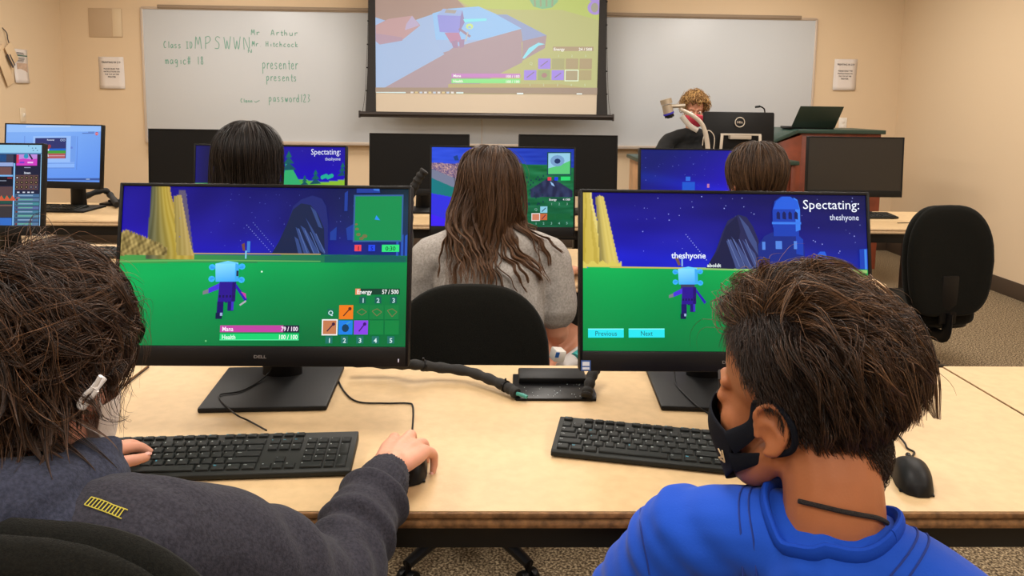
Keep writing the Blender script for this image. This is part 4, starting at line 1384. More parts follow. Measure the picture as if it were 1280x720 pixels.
def sleeve(pts, rad, label, ties=(), tip=False):
    t = thing('cable_sleeve', label, 'cable sleeve', pts[-1])
    sp = spline(pts, 8)
    rg = random.Random(len(pts))
    b = B()
    b.tube(sp, [rad * (1 + 0.12 * math.sin(i * 1.3) + 0.05 * rg.random()) for i in range(len(sp))], n=14)
    b.done('sleeve', mat('sleeve_black', (26, 25, 24), 0.8, bump=(500, 0.8), bumpdist=0.001), t, world=True)
    b = B()
    for k in ties:
        i = int(k * (len(sp) - 2))
        d = (sp[i + 1] - sp[i]).normalized()
        b.cyl(sp[i] - d * 0.0025, sp[i] + d * 0.0025, rad * 1.2, n=16)
        b.box(sp[i] + Vector((0, 0, rad * 1.3)), (0.004, 0.004, 0.006))
    if ties:
        b.done('cable_tie', M_blackg, t, world=True)
    if tip:
        B().tube([sp[-1], sp[-1] + Vector((0.012, -0.008, 0.0)), sp[-1] + Vector((0.02, -0.014, -0.002))], 0.004, n=8).done('plug', mat('plug_teal', (60, 140, 130), 0.5), t, world=True)
    return t


zs = TZ + 0.014
sleeve([onY(440, 452, 1.60), onY(490, 455, 1.60), onY(520, 456, 1.575), onZ(545, 459, TZ + .03), onZ(583, 464, TZ + .026), onZ(612, 474, TZ + .022), onZ(634, 484, TZ + .018), onZ(646, 492, TZ + .014)], 0.0105, 'black braided cable sleeve running from the score-panel monitor to the cable box', (0.35, 0.86), True)
sleeve([onY(752, 440, 1.56), onY(746, 458, 1.55), onZ(740, 470, TZ + .04), onZ(735, 487, TZ + .02), onZ(733, 496, TZ + .01)], 0.0105, 'black braided cable sleeve dropping behind the Spectating monitor into the cable box')
sleeve([onY(531, 213, 2.9), onY(524, 222, 2.9), onY(518, 233, 2.9), onY(512, 250, 2.9), onY(511, 280, 2.9), onZ(512, 330, TZ + .02)], 0.016, 'black cable sleeve rising beside the island monitor')
sleeve([onZ(105, 246, TZ + .05), onZ(128, 238, TZ + .08), onZ(138, 244, TZ + .05), onZ(146, 256, TZ + .02)], 0.016, 'black cable sleeve behind the pale blue desktop monitor')
t = thing('cable_box', 'black desk cable box on the far-row table beside the pale blue desktop monitor', 'cable box', onZ(150, 256, TZ))
B().box((0, 0, 0.008), (0.17, 0.12, 0.016), bev=0.004).done('tray', M_blackg, t)
B().box((0, 0.03, 0.02), (0.14, 0.05, 0.012), bev=0.004).done('flap', M_black, t)
p = onZ(1207, 284, TZ)
mouse(p.x, p.y, -35, 'black mouse near the free end of the far table', [p + Vector((-0.05, 0.09, .003)), p + Vector((-0.15, 0.12, .003)), p + Vector((-0.3, 0.1, .003))])
# ---------------------------------------------------------------- task chairs


def chair(label, x, y, rot, back_top, back_h=0.46, back_w=0.42, seat_z=0.46, tilt=8, back_y=-0.2, fab=M_fabric_black):
    t = thing('task_chair', label, 'chair', (x, y, 0), R(rot), group='black task chairs')
    # backrest: rounded shield with a cushion bulge; local: person faces +y, back at -y
    def shield(w, h, n=48):
        P = []
        for k in range(n):
            a = 2 * math.pi * k / n
            c, s = math.cos(a), math.sin(a)
            e = 3.2 if s > 0 else 4.0
            rx = abs(c) ** (2 / e) * (1 if c > 0 else -1)
            rz = abs(s) ** (2 / e) * (1 if s > 0 else -1)
            narrow = 1 - 0.16 * max(rz, 0) ** 2 - 0.10 * max(-rz, 0)
            P.append((rx * w / 2 * narrow, rz * h / 2))
        return P
    def pad(w, h, th, y0, name, m):
        rings = [(0.0, 0.90), (0.25, 0.975), (0.5, 1.0), (0.75, 0.975), (1.0, 0.90)]
        V, F = [], []
        n = 48
        for q, s in rings:
            for (px, pz) in shield(w * s, h * s, n):
                curve = -0.35 * (px / w * 2) ** 2 * 0.06
                V.append((px, y0 + (q - .5) * th - curve * -1, pz))
        for r in range(len(rings) - 1):
            for k in range(n):
                F.append((r * n + k, r * n + (k + 1) % n, (r + 1) * n + (k + 1) % n, (r + 1) * n + k))
        # domed caps: inner rings
        for side, base in ((0, 0), (1, (len(rings) - 1) * n)):
            prev = base
            for s in (0.75, 0.5, 0.25):
                st = len(V)
                for (px, pz) in shield(w * s * .9, h * s * .9, n):
                    curve = -0.35 * (px / w * 2) ** 2 * 0.06
                    dome = (1 - s) * 0.008 * (1 if side else -1)
                    V.append((px, y0 + (side - .5) * th + dome - curve * -1, pz))
                for k in range(n):
                    f = (prev + k, prev + (k + 1) % n, st + (k + 1) % n, st + k)
                    F.append(f if side else f[::-1])
                prev = st
            st = len(V)
            V.append((0, y0 + (side - .5) * th + (0.008 if side else -0.008), 0))
            for k in range(n):
                F.append((prev + k, prev + (k + 1) % n, st))
        me = bpy.data.meshes.new(name); me.from_pydata(V, [], F)
        me.transform(Matrix.Translation((0, back_y, back_top - back_h / 2)) @ Matrix.Rotation(R(tilt), 4, 'X') )
        bm = bmesh.new(); bm.from_mesh(me); bmesh.ops.recalc_face_normals(bm, faces=bm.faces); bm.to_mesh(me); bm.free()
        return link_mesh(name, me, m, t, smooth='all')
    pad(back_w, back_h, 0.035, -0.022, 'back_shell', fab)
    pad(back_w * 0.985, back_h * 0.985, 0.05, 0.018, 'backrest', fab)
    b = B()
    zb = back_top - back_h
    b.box((0, back_y - 0.045, zb + 0.08), (0.08, 0.02, 0.22), bev=0.006)
    b.tube(spline([(0, back_y - 0.05, zb + 0.02), (0, back_y - 0.04, seat_z - 0.10), (0, back_y + 0.08, seat_z - 0.11), (0, 0, seat_z - 0.10)], 6), 0.03, n=10, flat=(1, .35), up=(1, 0, 0))
    b.done('back_bracket', M_blackg, t)
    b = B()
    P = []
    n = 40
    for k in range(n):
        a = 2 * math.pi * k / n
        c, s = math.cos(a), math.sin(a)
        P.append((abs(c) ** .5 * (1 if c > 0 else -1) * 0.24, abs(s) ** .55 * (1 if s > 0 else -1) * 0.23 + 0.03))
    b.prism(P, 0.075, M=Matrix.Translation((0, 0, seat_z - 0.075)), bev=0.028, seg=4)
    b.done('seat', fab, t)
    b = B()
    b.prism([(p_[0] * .9, p_[1] * .9) for p_ in P], 0.02, M=Matrix.Translation((0, 0, seat_z - 0.09)), bev=0.006)
    b.box((0, 0, seat_z - 0.105), (0.15, 0.2, 0.04), bev=0.01)
    b.done('seat_pan', M_blackg, t)
    b = B()
    b.cyl((0, 0, 0.10), (0, 0, 0.27), 0.027, n=20).cyl((0, 0, 0.26), (0, 0, seat_z - 0.10), 0.014, n=16).cyl((0, 0, 0.05), (0, 0, 0.125), 0.036, 0.032, n=20)
    b.done('gas_column', M_blackg, t)
    B().tube([(0.06, 0, seat_z - .105), (0.2, -.01, seat_z - .105), (0.25, -.02, seat_z - .10)], [0.004, 0.004, 0.008], n=8).done('lever', M_blackg, t)
    for k in range(5):
        a = R(18 + 72 * k)
        c, s = math.cos(a), math.sin(a)
        b = B()
        b.tube([(0.02 * c, 0.02 * s, 0.095), (0.16 * c, 0.16 * s, 0.085), (0.29 * c, 0.29 * s, 0.068)], [0.026, 0.021, 0.016], n=10, flat=(1, .8))
        leg = b.done('leg', M_blackg, t)
        b = B()
        q = Vector((-s, c, 0))
        p_ = Vector((0.285 * c, 0.285 * s, 0.025))
        b.cyl(p_ - q * 0.026, p_ - q * 0.006, 0.025, n=18, bev=.003).cyl(p_ + q * 0.006, p_ + q * 0.026, 0.025, n=18, bev=.003)
        b.cyl(p_ + Vector((0, 0, 0.0)), p_ + Vector((0, 0, 0.05)), 0.009, n=10)
        b.done('caster', M_blackg, leg)
    return t


chair('black task chair the person in the grey hoodie leans against', -0.405, 0.80, -4, 0.99, back_h=0.46, back_w=0.50, seat_z=0.46, tilt=-8, back_y=-0.21)
chair('black task chair behind the long wavy hair and grey shirt', -0.055, 2.22, 0, 0.857, back_h=0.42, back_w=0.43, seat_z=0.44, tilt=-6, back_y=-0.2)
chair('empty black task chair by the carpeted aisle', 2.01, 3.50, 6, 0.925, back_h=0.50, back_w=0.42, seat_z=0.44, tilt=-4, back_y=-0.2)
chair('black task chair under the person in the blue shirt', 0.43, 0.58, 34, 0.80, back_h=0.40, back_w=0.44, seat_z=0.44, tilt=-8, back_y=-0.21)
chair('black task chair under the person with straight black hair', -0.74, 2.24, 0, 0.80, back_h=0.38, back_w=0.42, seat_z=0.44, tilt=-6)
chair('black task chair under the person with the brown bob', 0.82, 2.26, 0, 0.80, back_h=0.38, back_w=0.42, seat_z=0.44, tilt=-6)

# ---------------------------------------------------------------- presenter's console
DKZ = 0.955
t = thing('presenter_desk', 'cherry wood console desk with a dark green top, in front of the presenter', 'desk', (1.63, 5.75, 0))
b = B()
b.prism([(-0.56, -0.3), (0.60, -0.3), (0.60, 0.3), (-0.56, 0.3)], 0.03, M=Matrix.Translation((0, 0, DKZ - .03)), bev=0.006)
b.done('desktop', M_green, t)
b = B()
b.box((-0.52, 0, (DKZ - .03) / 2), (0.035, 0.54, DKZ - .03), bev=0.002)
b.done('side_panel', mat('tan_wood', (176, 134, 96), .5, var=(9, .15)), t)
B().box((0.57, 0, (DKZ - .03) / 2), (0.035, 0.54, DKZ - .03), bev=0.002).done('side_panel', M_cherry, t)
B().box((0.02, -0.24, (DKZ - .03) / 2 + 0.03), (1.06, 0.02, DKZ - .10), bev=0.002).done('front_panel', M_cherry, t)
LZ = 1.183
lx0, lx1 = onY(998, 162, 5.6).x, onY(1108, 163, 5.6).x
t = thing('lectern', 'cherry wood lectern with a dark green top, carrying the open laptop', 'lectern', ((lx0 + lx1) / 2, 5.85, 0))
lw = lx1 - lx0
b = B()
b.prism([(-lw / 2, -0.25), (lw / 2, -0.25), (lw / 2, 0.3), (-lw / 2, 0.3)], 0.03, M=Matrix.Translation((0, 0, LZ - .03)), bev=0.004)
b.prism([(-0.20, 0.0), (0.0, 0.085), (0.0, 0.055), (-0.20, -0.03)], 0.5, M=Matrix.Translation((-lw / 2 + .002, 0.25, LZ - .085)) @ Matrix.Rotation(R(90), 4, 'X'), bev=0.003)
b.done('top', M_green, t)
b = B()
b.box((0.005, 0.03, (LZ - .03) / 2), (lw - 0.05, 0.50, LZ - .03), bev=0.004)
b.prism([(-0.19, -1.06), (0.03, -1.06), (0.03, 0.05), (-0.19, -0.03)], 0.46, M=Matrix.Translation((-lw / 2 + .01, 0.23, LZ - .09)) @ Matrix.Rotation(R(90), 4, 'X'), bev=0.003)
b.done('cabinet', M_cherry, t)
b = B()
b.box((0.1, -0.222, 0.55), (lw - 0.2, 0.008, 0.85), bev=0.002)
b.done('door', M_cherry, t)
B().box((lw / 2 - 0.1, -0.235, 0.75), (0.012, 0.02, 0.1), bev=0.004).done('handle', M_alu, t)
# laptop, seen from behind
a0, a1 = onY(993, 162, 5.62), onY(1048, 162, 5.62)
t = thing('laptop', 'open laptop with a dark lid, standing on the lectern', 'laptop', ((a0.x + a1.x) / 2, 5.75, LZ))
w = a1.x - a0.x
M_lid = mat('laptop_lid', (38, 52, 44), 0.3, metal=0.3)
b = B()
b.prism([(-w / 2, 0), (w / 2, 0), (w / 2 + 0.035, 0.17), (-w / 2 + 0.04, 0.17)], 0.008, M=Matrix.Translation((0, -0.06, 0.012)) @ Matrix.Rotation(R(110), 4, 'X'), bev=0.002)
b.done('lid', M_lid, t)
B().box((0, 0.05, 0.008), (w, 0.21, 0.016), bev=0.004).done('base', M_blackg, t)
# presenter's monitor, seen from behind
c0, c1 = onY(883, 139.5, 5.55), onY(973, 140.5, 5.55)
mw = c1.x - c0.x
t = thing('presenter_monitor', 'black monitor seen from the back, with a round emblem, in front of the presenter', 'monitor', ((c0.x + c1.x) / 2, 5.62, DKZ))
b = B()
mh = 0.31
b.box((0, 0, c0.z - DKZ - mh / 2), (mw, 0.035, mh), bev=0.012, rot=(R(-6), 0, 0))
b.done('housing', M_black, t)
b = B()
zc = c0.z - DKZ - 0.075
ring = [(0.035 * math.cos(2 * math.pi * k / 28), 0, 0.035 * math.sin(2 * math.pi * k / 28)) for k in range(29)]
b.tube([(p_[0] + .0, p_[1] - 0.024, p_[2] + zc) for p_ in ring], 0.0035, n=6)
V, F, Wt = glyphs(LOGO, True)
o = b.done('emblem', M_alu_light, t)
me = bpy.data.meshes.new('emblem_letters'); me.from_pydata([((v[0] - Wt / 2) * .021, -0.0265, zc - 0.007 + v[1] * 0.021) for v in V], [], F)
link_mesh('emblem_letters', me, M_alu_light, t)
b = B()
b.box((0, -0.06, c0.z - DKZ - 0.165), (0.30, 0.012, 0.014), bev=0.002)
for s in (-1, 1):
    b.box((s * 0.145, -0.065, (c0.z - DKZ - 0.17) / 2), (0.02, 0.012, c0.z - DKZ - 0.165), bev=0.002, rot=(0, s * -0.05, 0))
b.box((0, -0.03, c0.z - DKZ - 0.18), (0.16, 0.07, 0.04), bev=0.006)
b.done('stand_frame', M_alu_light, t)
# document camera
e0 = onY(886, 186, 5.52)
t = thing('document_camera', 'silver document camera on a curved arm in front of the presenter', 'document camera', (e0.x, 5.52, DKZ))
q = lambda px, py: onY(px, py, 5.52) - Vector((e0.x, 5.52, DKZ))
b = B()
b.tube(spline([(0, 0, 0.0), q(884, 178), q(879, 158), q(868, 146), q(850, 136)], 8), [0.018] * 14 + [0.016] * 13 + [0.014] * 6, n=14, flat=(1, .7), up=(0, 1, 0))
b.done('arm', M_alu_light, t)
b = B()
b.tube(spline([q(852, 145), q(862, 157), q(872, 163)], 6), 0.022, n=12, flat=(.9, .5), up=(0, 1, 0))
b.done('lamp_arm', mat('pale_grey_plastic', (186, 180, 172), 0.45), t)
b = B()
b.tube([q(832, 124), q(833.5, 130)], 0.042, n=24).tube([q(833.5, 131), q(836, 142)], 0.037, n=24)
b.tube([q(838, 133), q(856, 132)], 0.014, n=12)
b.done('camera_head', M_alu, t)
B().tube([q(835.5, 141), q(836.2, 143)], 0.040, n=24).done('blue_ring', mat('ring_blue', (52, 44, 170), 0.4), t)
B().tube([q(836.2, 143), q(837, 146.5)], 0.034, n=24).tube([q(837, 146), q(837.3, 147.5)], 0.02, n=20).done('lens', M_blackg, t)
b = B()
b.box((0, 0, 0.012), (0.2, 0.2, 0.024), bev=0.006)
b.tube(spline([(0.03, 0, .02), q(893, 172), q(886, 163), q(880, 170), q(878, 182)], 6), 0.0035, n=6)
b.done('base', M_alu_light, t)
g0 = onY(957, 140, 5.9)
t = thing('gooseneck_microphone', 'small black gooseneck microphone above the presenter monitor', 'microphone', (g0.x, 5.9, DKZ))
q = lambda px, py: onY(px, py, 5.9) - Vector((g0.x, 5.9, DKZ))
B().tube(spline([(0.01, 0, 0), (0.005, 0, 0.2), q(956, 140), q(954, 135), q(950, 133)], 6), 0.0055, n=8).tube([q(950, 133), q(944, 133.8)], 0.009, n=10).done('neck', M_blackg, t)
B().cyl((0.01, 0, 0), (0.01, 0, 0.02), 0.05, 0.04, n=20).done('base', M_blackg, t)
# ---------------------------------------------------------------- people: bodies grown as one surface
def skin_mat(name, col, rough=0.5):
    m = mat(name, col, rough, spec=0.35, bump=(350, 0.25), bumpdist=0.0006, var=(14, 0.07))
    b = m.node_tree.nodes['Principled BSDF']
    b.inputs['Subsurface Weight'].default_value = 0.12
    b.inputs['Subsurface Radius'].default_value = (0.008, 0.003, 0.0015)
    return m


class Blob:
    """ellipsoids and tapered chains, fused to one surface by voxel remesh and smoothed"""

    def __init__(s):
        s.bm = bmesh.new()

    def ell(s, c, r, M=None, sub=3):
        b2 = bmesh.new()
        bmesh.ops.create_icosphere(b2, subdivisions=sub, radius=1)
        r = (r, r, r) if not hasattr(r, '__len__') else r
        MM = Matrix.Translation(Vector(c)) @ (M.to_4x4() if M is not None else Matrix.Identity(4)) @ Matrix.Diagonal((*r, 1))
        bmesh.ops.transform(b2, matrix=MM, verts=b2.verts)
        me = bpy.data.meshes.new('t'); b2.to_mesh(me); b2.free(); s.bm.from_mesh(me); bpy.data.meshes.remove(me)
        return s

    def chain(s, pts, rad, flat=None, up=(0, 0, 1), n=16, sub=5):
        """tapered limb through joints; flat=(a,b) squashes the section"""
        P = spline(pts, sub) if len(pts) > 2 else [Vector(pts[0]).lerp(Vector(pts[1]), k / sub) for k in range(sub + 1)]
        m = len(pts) - 1
        rr = []
        for i in range(len(P)):
            u = i / (len(P) - 1) * m
            k = min(int(u), m - 1)
            f = u - k
            f = f * f * (3 - 2 * f)
            rr.append(rad[k] * (1 - f) + rad[k + 1] * f)
        b = B()
        b.bm.free(); b.bm = s.bm
        b.tube(P, rr, n=n, flat=flat, up=up)
        for e, r in ((0, rr[0]), (-1, rr[-1])):
            s.ell(P[e], r * (min(flat) if flat else 1) * 0.98, sub=2)
        return s

    def mesh(s, voxel, smooth=4, disp=None, M=None):
        me = bpy.data.meshes.new('blob')
        if M is not None:
            bmesh.ops.transform(s.bm, matrix=M, verts=s.bm.verts)
        s.bm.to_mesh(me); s.bm.free()
        o = bpy.data.objects.new('blob', me); COL.objects.link(o)
        md = o.modifiers.new('r', 'REMESH'); md.mode = 'VOXEL'; md.voxel_size = voxel
        dg = bpy.context.evaluated_depsgraph_get()
        out = bpy.data.meshes.new_from_object(o.evaluated_get(dg))
        bpy.data.objects.remove(o); bpy.data.meshes.remove(me)
        n = len(out.vertices)
        co = np.empty(n * 3); out.vertices.foreach_get('co', co); co = co.reshape(-1, 3)
        ed = np.empty(len(out.edges) * 2, dtype=int); out.edges.foreach_get('vertices', ed); ed = ed.reshape(-1, 2)
        a, b = ed[:, 0], ed[:, 1]
        deg = np.bincount(a, minlength=n) + np.bincount(b, minlength=n)
        for _ in range(smooth):
            acc = np.zeros_like(co)
            for k in range(3):
                acc[:, k] = np.bincount(a, co[b, k], minlength=n) + np.bincount(b, co[a, k], minlength=n)
            co = co * 0.4 + 0.6 * acc / np.maximum(deg, 1)[:, None]
        if disp is not None:
            out.vertices.foreach_set('co', co.ravel()); out.update()
            no = np.empty(n * 3); out.vertices.foreach_get('normal', no); no = no.reshape(-1, 3)
            co = co + no * disp(co)[:, None]
        out.vertices.foreach_set('co', co.ravel()); out.update()
        return out


def nz3(P, seed, sc, n=7):
    rg = np.random.RandomState(seed)
    o = np.zeros(len(P))
    for k in range(n):
        d = rg.normal(size=3); d /= np.linalg.norm(d)
        o += np.sin(P @ d * sc * (0.6 + rg.rand()) + rg.rand() * 6.28)
    return o / n * 1.5


def tag_verts(me, fn, names):
    pass


def head_blob(bl, M, neck=None, full=True, ear=True, ear_r=0.0042):
    """adds a head to the blob; M maps head space (face +y, up z) to the world"""
    h = Blob()
    h.ell((0, -.012, .035), (.074, .094, .082), sub=4)
    h.ell((0, .035, -.03), (.058, .055, .075))
    for s in (-1, 1):
        h.ell((s * .032, .055, -.035), (.028, .03, .034))
        h.chain([(s * .056, .0, -.055), (s * .048, .035, -.085), (s * .018, .072, -.102)], [.02, .019, .017])
        h.ell((s * .010, .100, -.040), (.009, .010, .008), sub=2)
        h.chain([(s * .014, .088, .016), (s * .045, .066, .016)], [.010, .008])
        # lids around the eye
        h.ell((s * .031, .075, -.004), (.017, .014, .012), sub=3)
        if ear:
            Er = Matrix.Rotation(s * R(-22), 3, 'Z')
            c = Vector((s * .074, -.008, -.018))
            def e(y, z, out=0.0):
                return c + Er @ Vector((s * (0.006 + out), y, z))
            h.chain([e(.012, .002), e(.008, .022, .004), e(-.006, .031, .008), e(-.021, .024, .010), e(-.025, .006, .010), e(-.018, -.012, .007), e(-.006, -.024, .003), e(.004, -.026, .001)], [ear_r] * 5 + [ear_r * 1.1, ear_r * 1.5, ear_r * 1.2], n=10, sub=5)
            h.chain([e(.010, -.002), e(.0, .010, .003), e(-.010, .002, .004), e(-.010, -.010, .003), e(.0, -.016, .002)], [ear_r * .75] * 5, n=8, sub=4)
            h.ell(e(-.006, .002, -.002), (.004, .018, .026), Er)
            h.ell(e(.012, -.006, 0.001), (.0045, .005, .006), Er, sub=2)
    h.ell((0, .068, -.1), (.022, .018, .016))
    h.ell((0, .083, -.066), (.024, .013, .012))
    h.ell((0, .080, -.073), (.020, .013, .008))
    h.chain([(0, .084, .006), (0, .098, -.018), (0, .108, -.035)], [.009, .010, .0115])
    if neck:
        pass
    bmesh.ops.transform(h.bm, matrix=M, verts=h.bm.verts)
    me = bpy.data.meshes.new('t'); h.bm.to_mesh(me); h.bm.free()
    bl.bm.from_mesh(me); bpy.data.meshes.remove(me)


def head_matrix(origin, yaw, pitch=0, roll=0, scale=1.0):
    """yaw>0 turns the face towards -x (counter-clockwise from +y); pitch>0 looks down"""
    return Matrix.Translation(origin) @ Euler((0, 0, R(yaw))).to_matrix().to_4x4() @ Euler((R(-pitch), R(roll), 0)).to_matrix().to_4x4() @ Matrix.Scale(scale, 4)


def eyes(M, parent, scale=1.0):
    for s in (-1, 1):
        b = B()
        b.lathe([(0.0001, -0.0125)] + [(0.0125 * math.sin(R(a)), -0.0125 * math.cos(R(a))) for a in range(15, 180, 15)] + [(0.0001, 0.0125)], n=20)
        b.mi = 1
        b.cyl((0, 0, 0.0105), (0, 0, 0.0128), 0.0058, 0.005, n=20)
        MM = M @ Matrix.Translation((s * .031, .0775, -.004)) @ Matrix.Rotation(R(-90), 4, 'X')
        bmesh.ops.transform(b.bm, matrix=MM, verts=b.bm.verts)
        b.done('eye', [mat('eye_white', (225, 220, 212), 0.3), mat('iris_brown', (52, 34, 24), 0.3)], parent, world=True)


# ---------------------------------------------------------------- hair: many fine strands in one mesh
def strands(name, roots, dirs, step_fn, nseg, seg, col, parent, rad=0.0006, jitter=0.3, seed=1, colvar=0.25, M_attr='hair_strands', tip=0.25, stretch=None):
    """roots, dirs (n,3); step_fn(p, d, t, ids) -> new direction; seg = length per step (n,) or number"""
    rg = np.random.RandomState(seed)
    n = len(roots)
    p = roots.copy(); d = dirs / np.linalg.norm(dirs, axis=1)[:, None]
    segv = np.broadcast_to(np.asarray(seg, float), (n,))[:, None]
    path = [p.copy()]
    for k in range(nseg):
        d, p = step_fn(p, d, k / nseg, segv)
        path.append(p.copy())
    P = np.stack(path, 1)                                    # n, nseg+1, 3
    K = nseg + 1
    T = np.gradient(P, axis=1)
    T /= np.maximum(np.linalg.norm(T, axis=2), 1e-9)[:, :, None]
    ref = rg.normal(size=(n, 1, 3))
    X = np.cross(T, ref); X /= np.maximum(np.linalg.norm(X, axis=2), 1e-9)[:, :, None]
    Yv = np.cross(T, X)
    t = np.linspace(0, 1, K)
    rr = rad * (1 - (1 - tip) * t ** 1.5)[None, :, None] * (0.7 + 0.6 * rg.rand(n, 1, 1))
    V = []
    for a in (0, 2.094, 4.189):
        V.append(P + X * rr * math.cos(a) + Yv * rr * math.sin(a))
    V = np.stack(V, 2)                                        # n, K, 3(sides), 3
    idx = np.arange(n * K * 3).reshape(n, K, 3)
    a = idx[:, :-1, :]; b = idx[:, 1:, :]
    F = np.stack([a, np.roll(a, -1, 2), np.roll(b, -1, 2), b], -1).reshape(-1, 4)
    me = bpy.data.meshes.new(name)
    me.vertices.add(n * K * 3); me.vertices.foreach_set('co', V.reshape(-1))
    me.loops.add(len(F) * 4); me.loops.foreach_set('vertex_index', F.reshape(-1).astype(np.int32))
    me.polygons.add(len(F)); me.polygons.foreach_set('loop_start', np.arange(0, len(F) * 4, 4, dtype=np.int32))
    me.update(calc_edges=True)
    at = me.color_attributes.new('Col', 'FLOAT_COLOR', 'POINT')
    base = np.array([lin(c) for c in col])                   # two colours: root dark, light strand
    mix = np.clip(rg.rand(n) ** 1.6 + 0.0, 0, 1)
    c = base[0][None] * (1 - mix[:, None]) + base[1][None] * mix[:, None]
    c = c * (1 + colvar * (rg.rand(n, 1) - .5))
    if len(col) > 2:                                          # tips another colour
        tt = (np.linspace(0, 1, K) ** 1.3)[None, :, None]
        cc = c[:, None, :] * (1 - tt * .8) + base[2][None, None] * (0.7 + .6 * rg.rand(n, 1, 1)) * tt * .8
    else:
        cc = np.repeat(c[:, None, :], K, 1)
    C4 = np.ones((n, K, 3, 4), dtype=np.float32)
    C4[..., :3] = cc[:, :, None, :]
    at.data.foreach_set('color', C4.reshape(-1))
    return link_mesh(name, me, M_hair, parent, smooth='all', world=True)


M_hair = attr_mat('hair_strands', rough=0.42, spec=0.35)


def ellipsoid_push(c, r, M=None):
    c = np.array(c); r = np.array(r)

    def push(p, off):
        q = (p - c) / (r + off)
        L = np.linalg.norm(q, axis=1)
        ins = L < 1
        q2 = q / np.maximum(L, 1e-6)[:, None]
        return np.where(ins[:, None], c + q2 * (r + off), p), ins, (p - c) / (r ** 2)
    return push


def to_np(M):
    return np.array([[M[i][j] for j in range(4)] for i in range(4)])


def curl3(P, sc, seed):
    return np.stack([nz3(P, seed + k, sc, 5) for k in range(3)], 1)


def fib(n, zmin=-1.0, seed=0):
    """points spread over the unit sphere above zmin"""
    i = np.arange(n) + .5
    z = 1 - (1 - zmin) * i / n
    ph = i * 2.399963
    r = np.sqrt(np.clip(1 - z * z, 0, 1))
    return np.stack([r * np.cos(ph), r * np.sin(ph), z], 1)


def scalp_cap(M, c, r, keep, col, parent, name='hair_base', grow=0.004):
    """closed under-layer of hair on the skull where keep(unit) is true"""
    b2 = bmesh.new(); bmesh.ops.create_icosphere(b2, subdivisions=5, radius=1)
    dl = [v for v in b2.verts if not keep(v.co.x, v.co.y, v.co.z)]
    bmesh.ops.delete(b2, geom=dl, context='VERTS')
    bmesh.ops.transform(b2, matrix=M @ Matrix.Translation(c) @ Matrix.Diagonal((r[0] + grow, r[1] + grow, r[2] + grow, 1)), verts=b2.verts)
    me = bpy.data.meshes.new(name); b2.to_mesh(me); b2.free()
    return link_mesh(name, me, mat('hair_base_%d_%d_%d' % col, col, 0.8, spec=0.15), parent, smooth='all', world=True)


SK_C, SK_R = (0, -.012, .033), (.076, .096, .084)


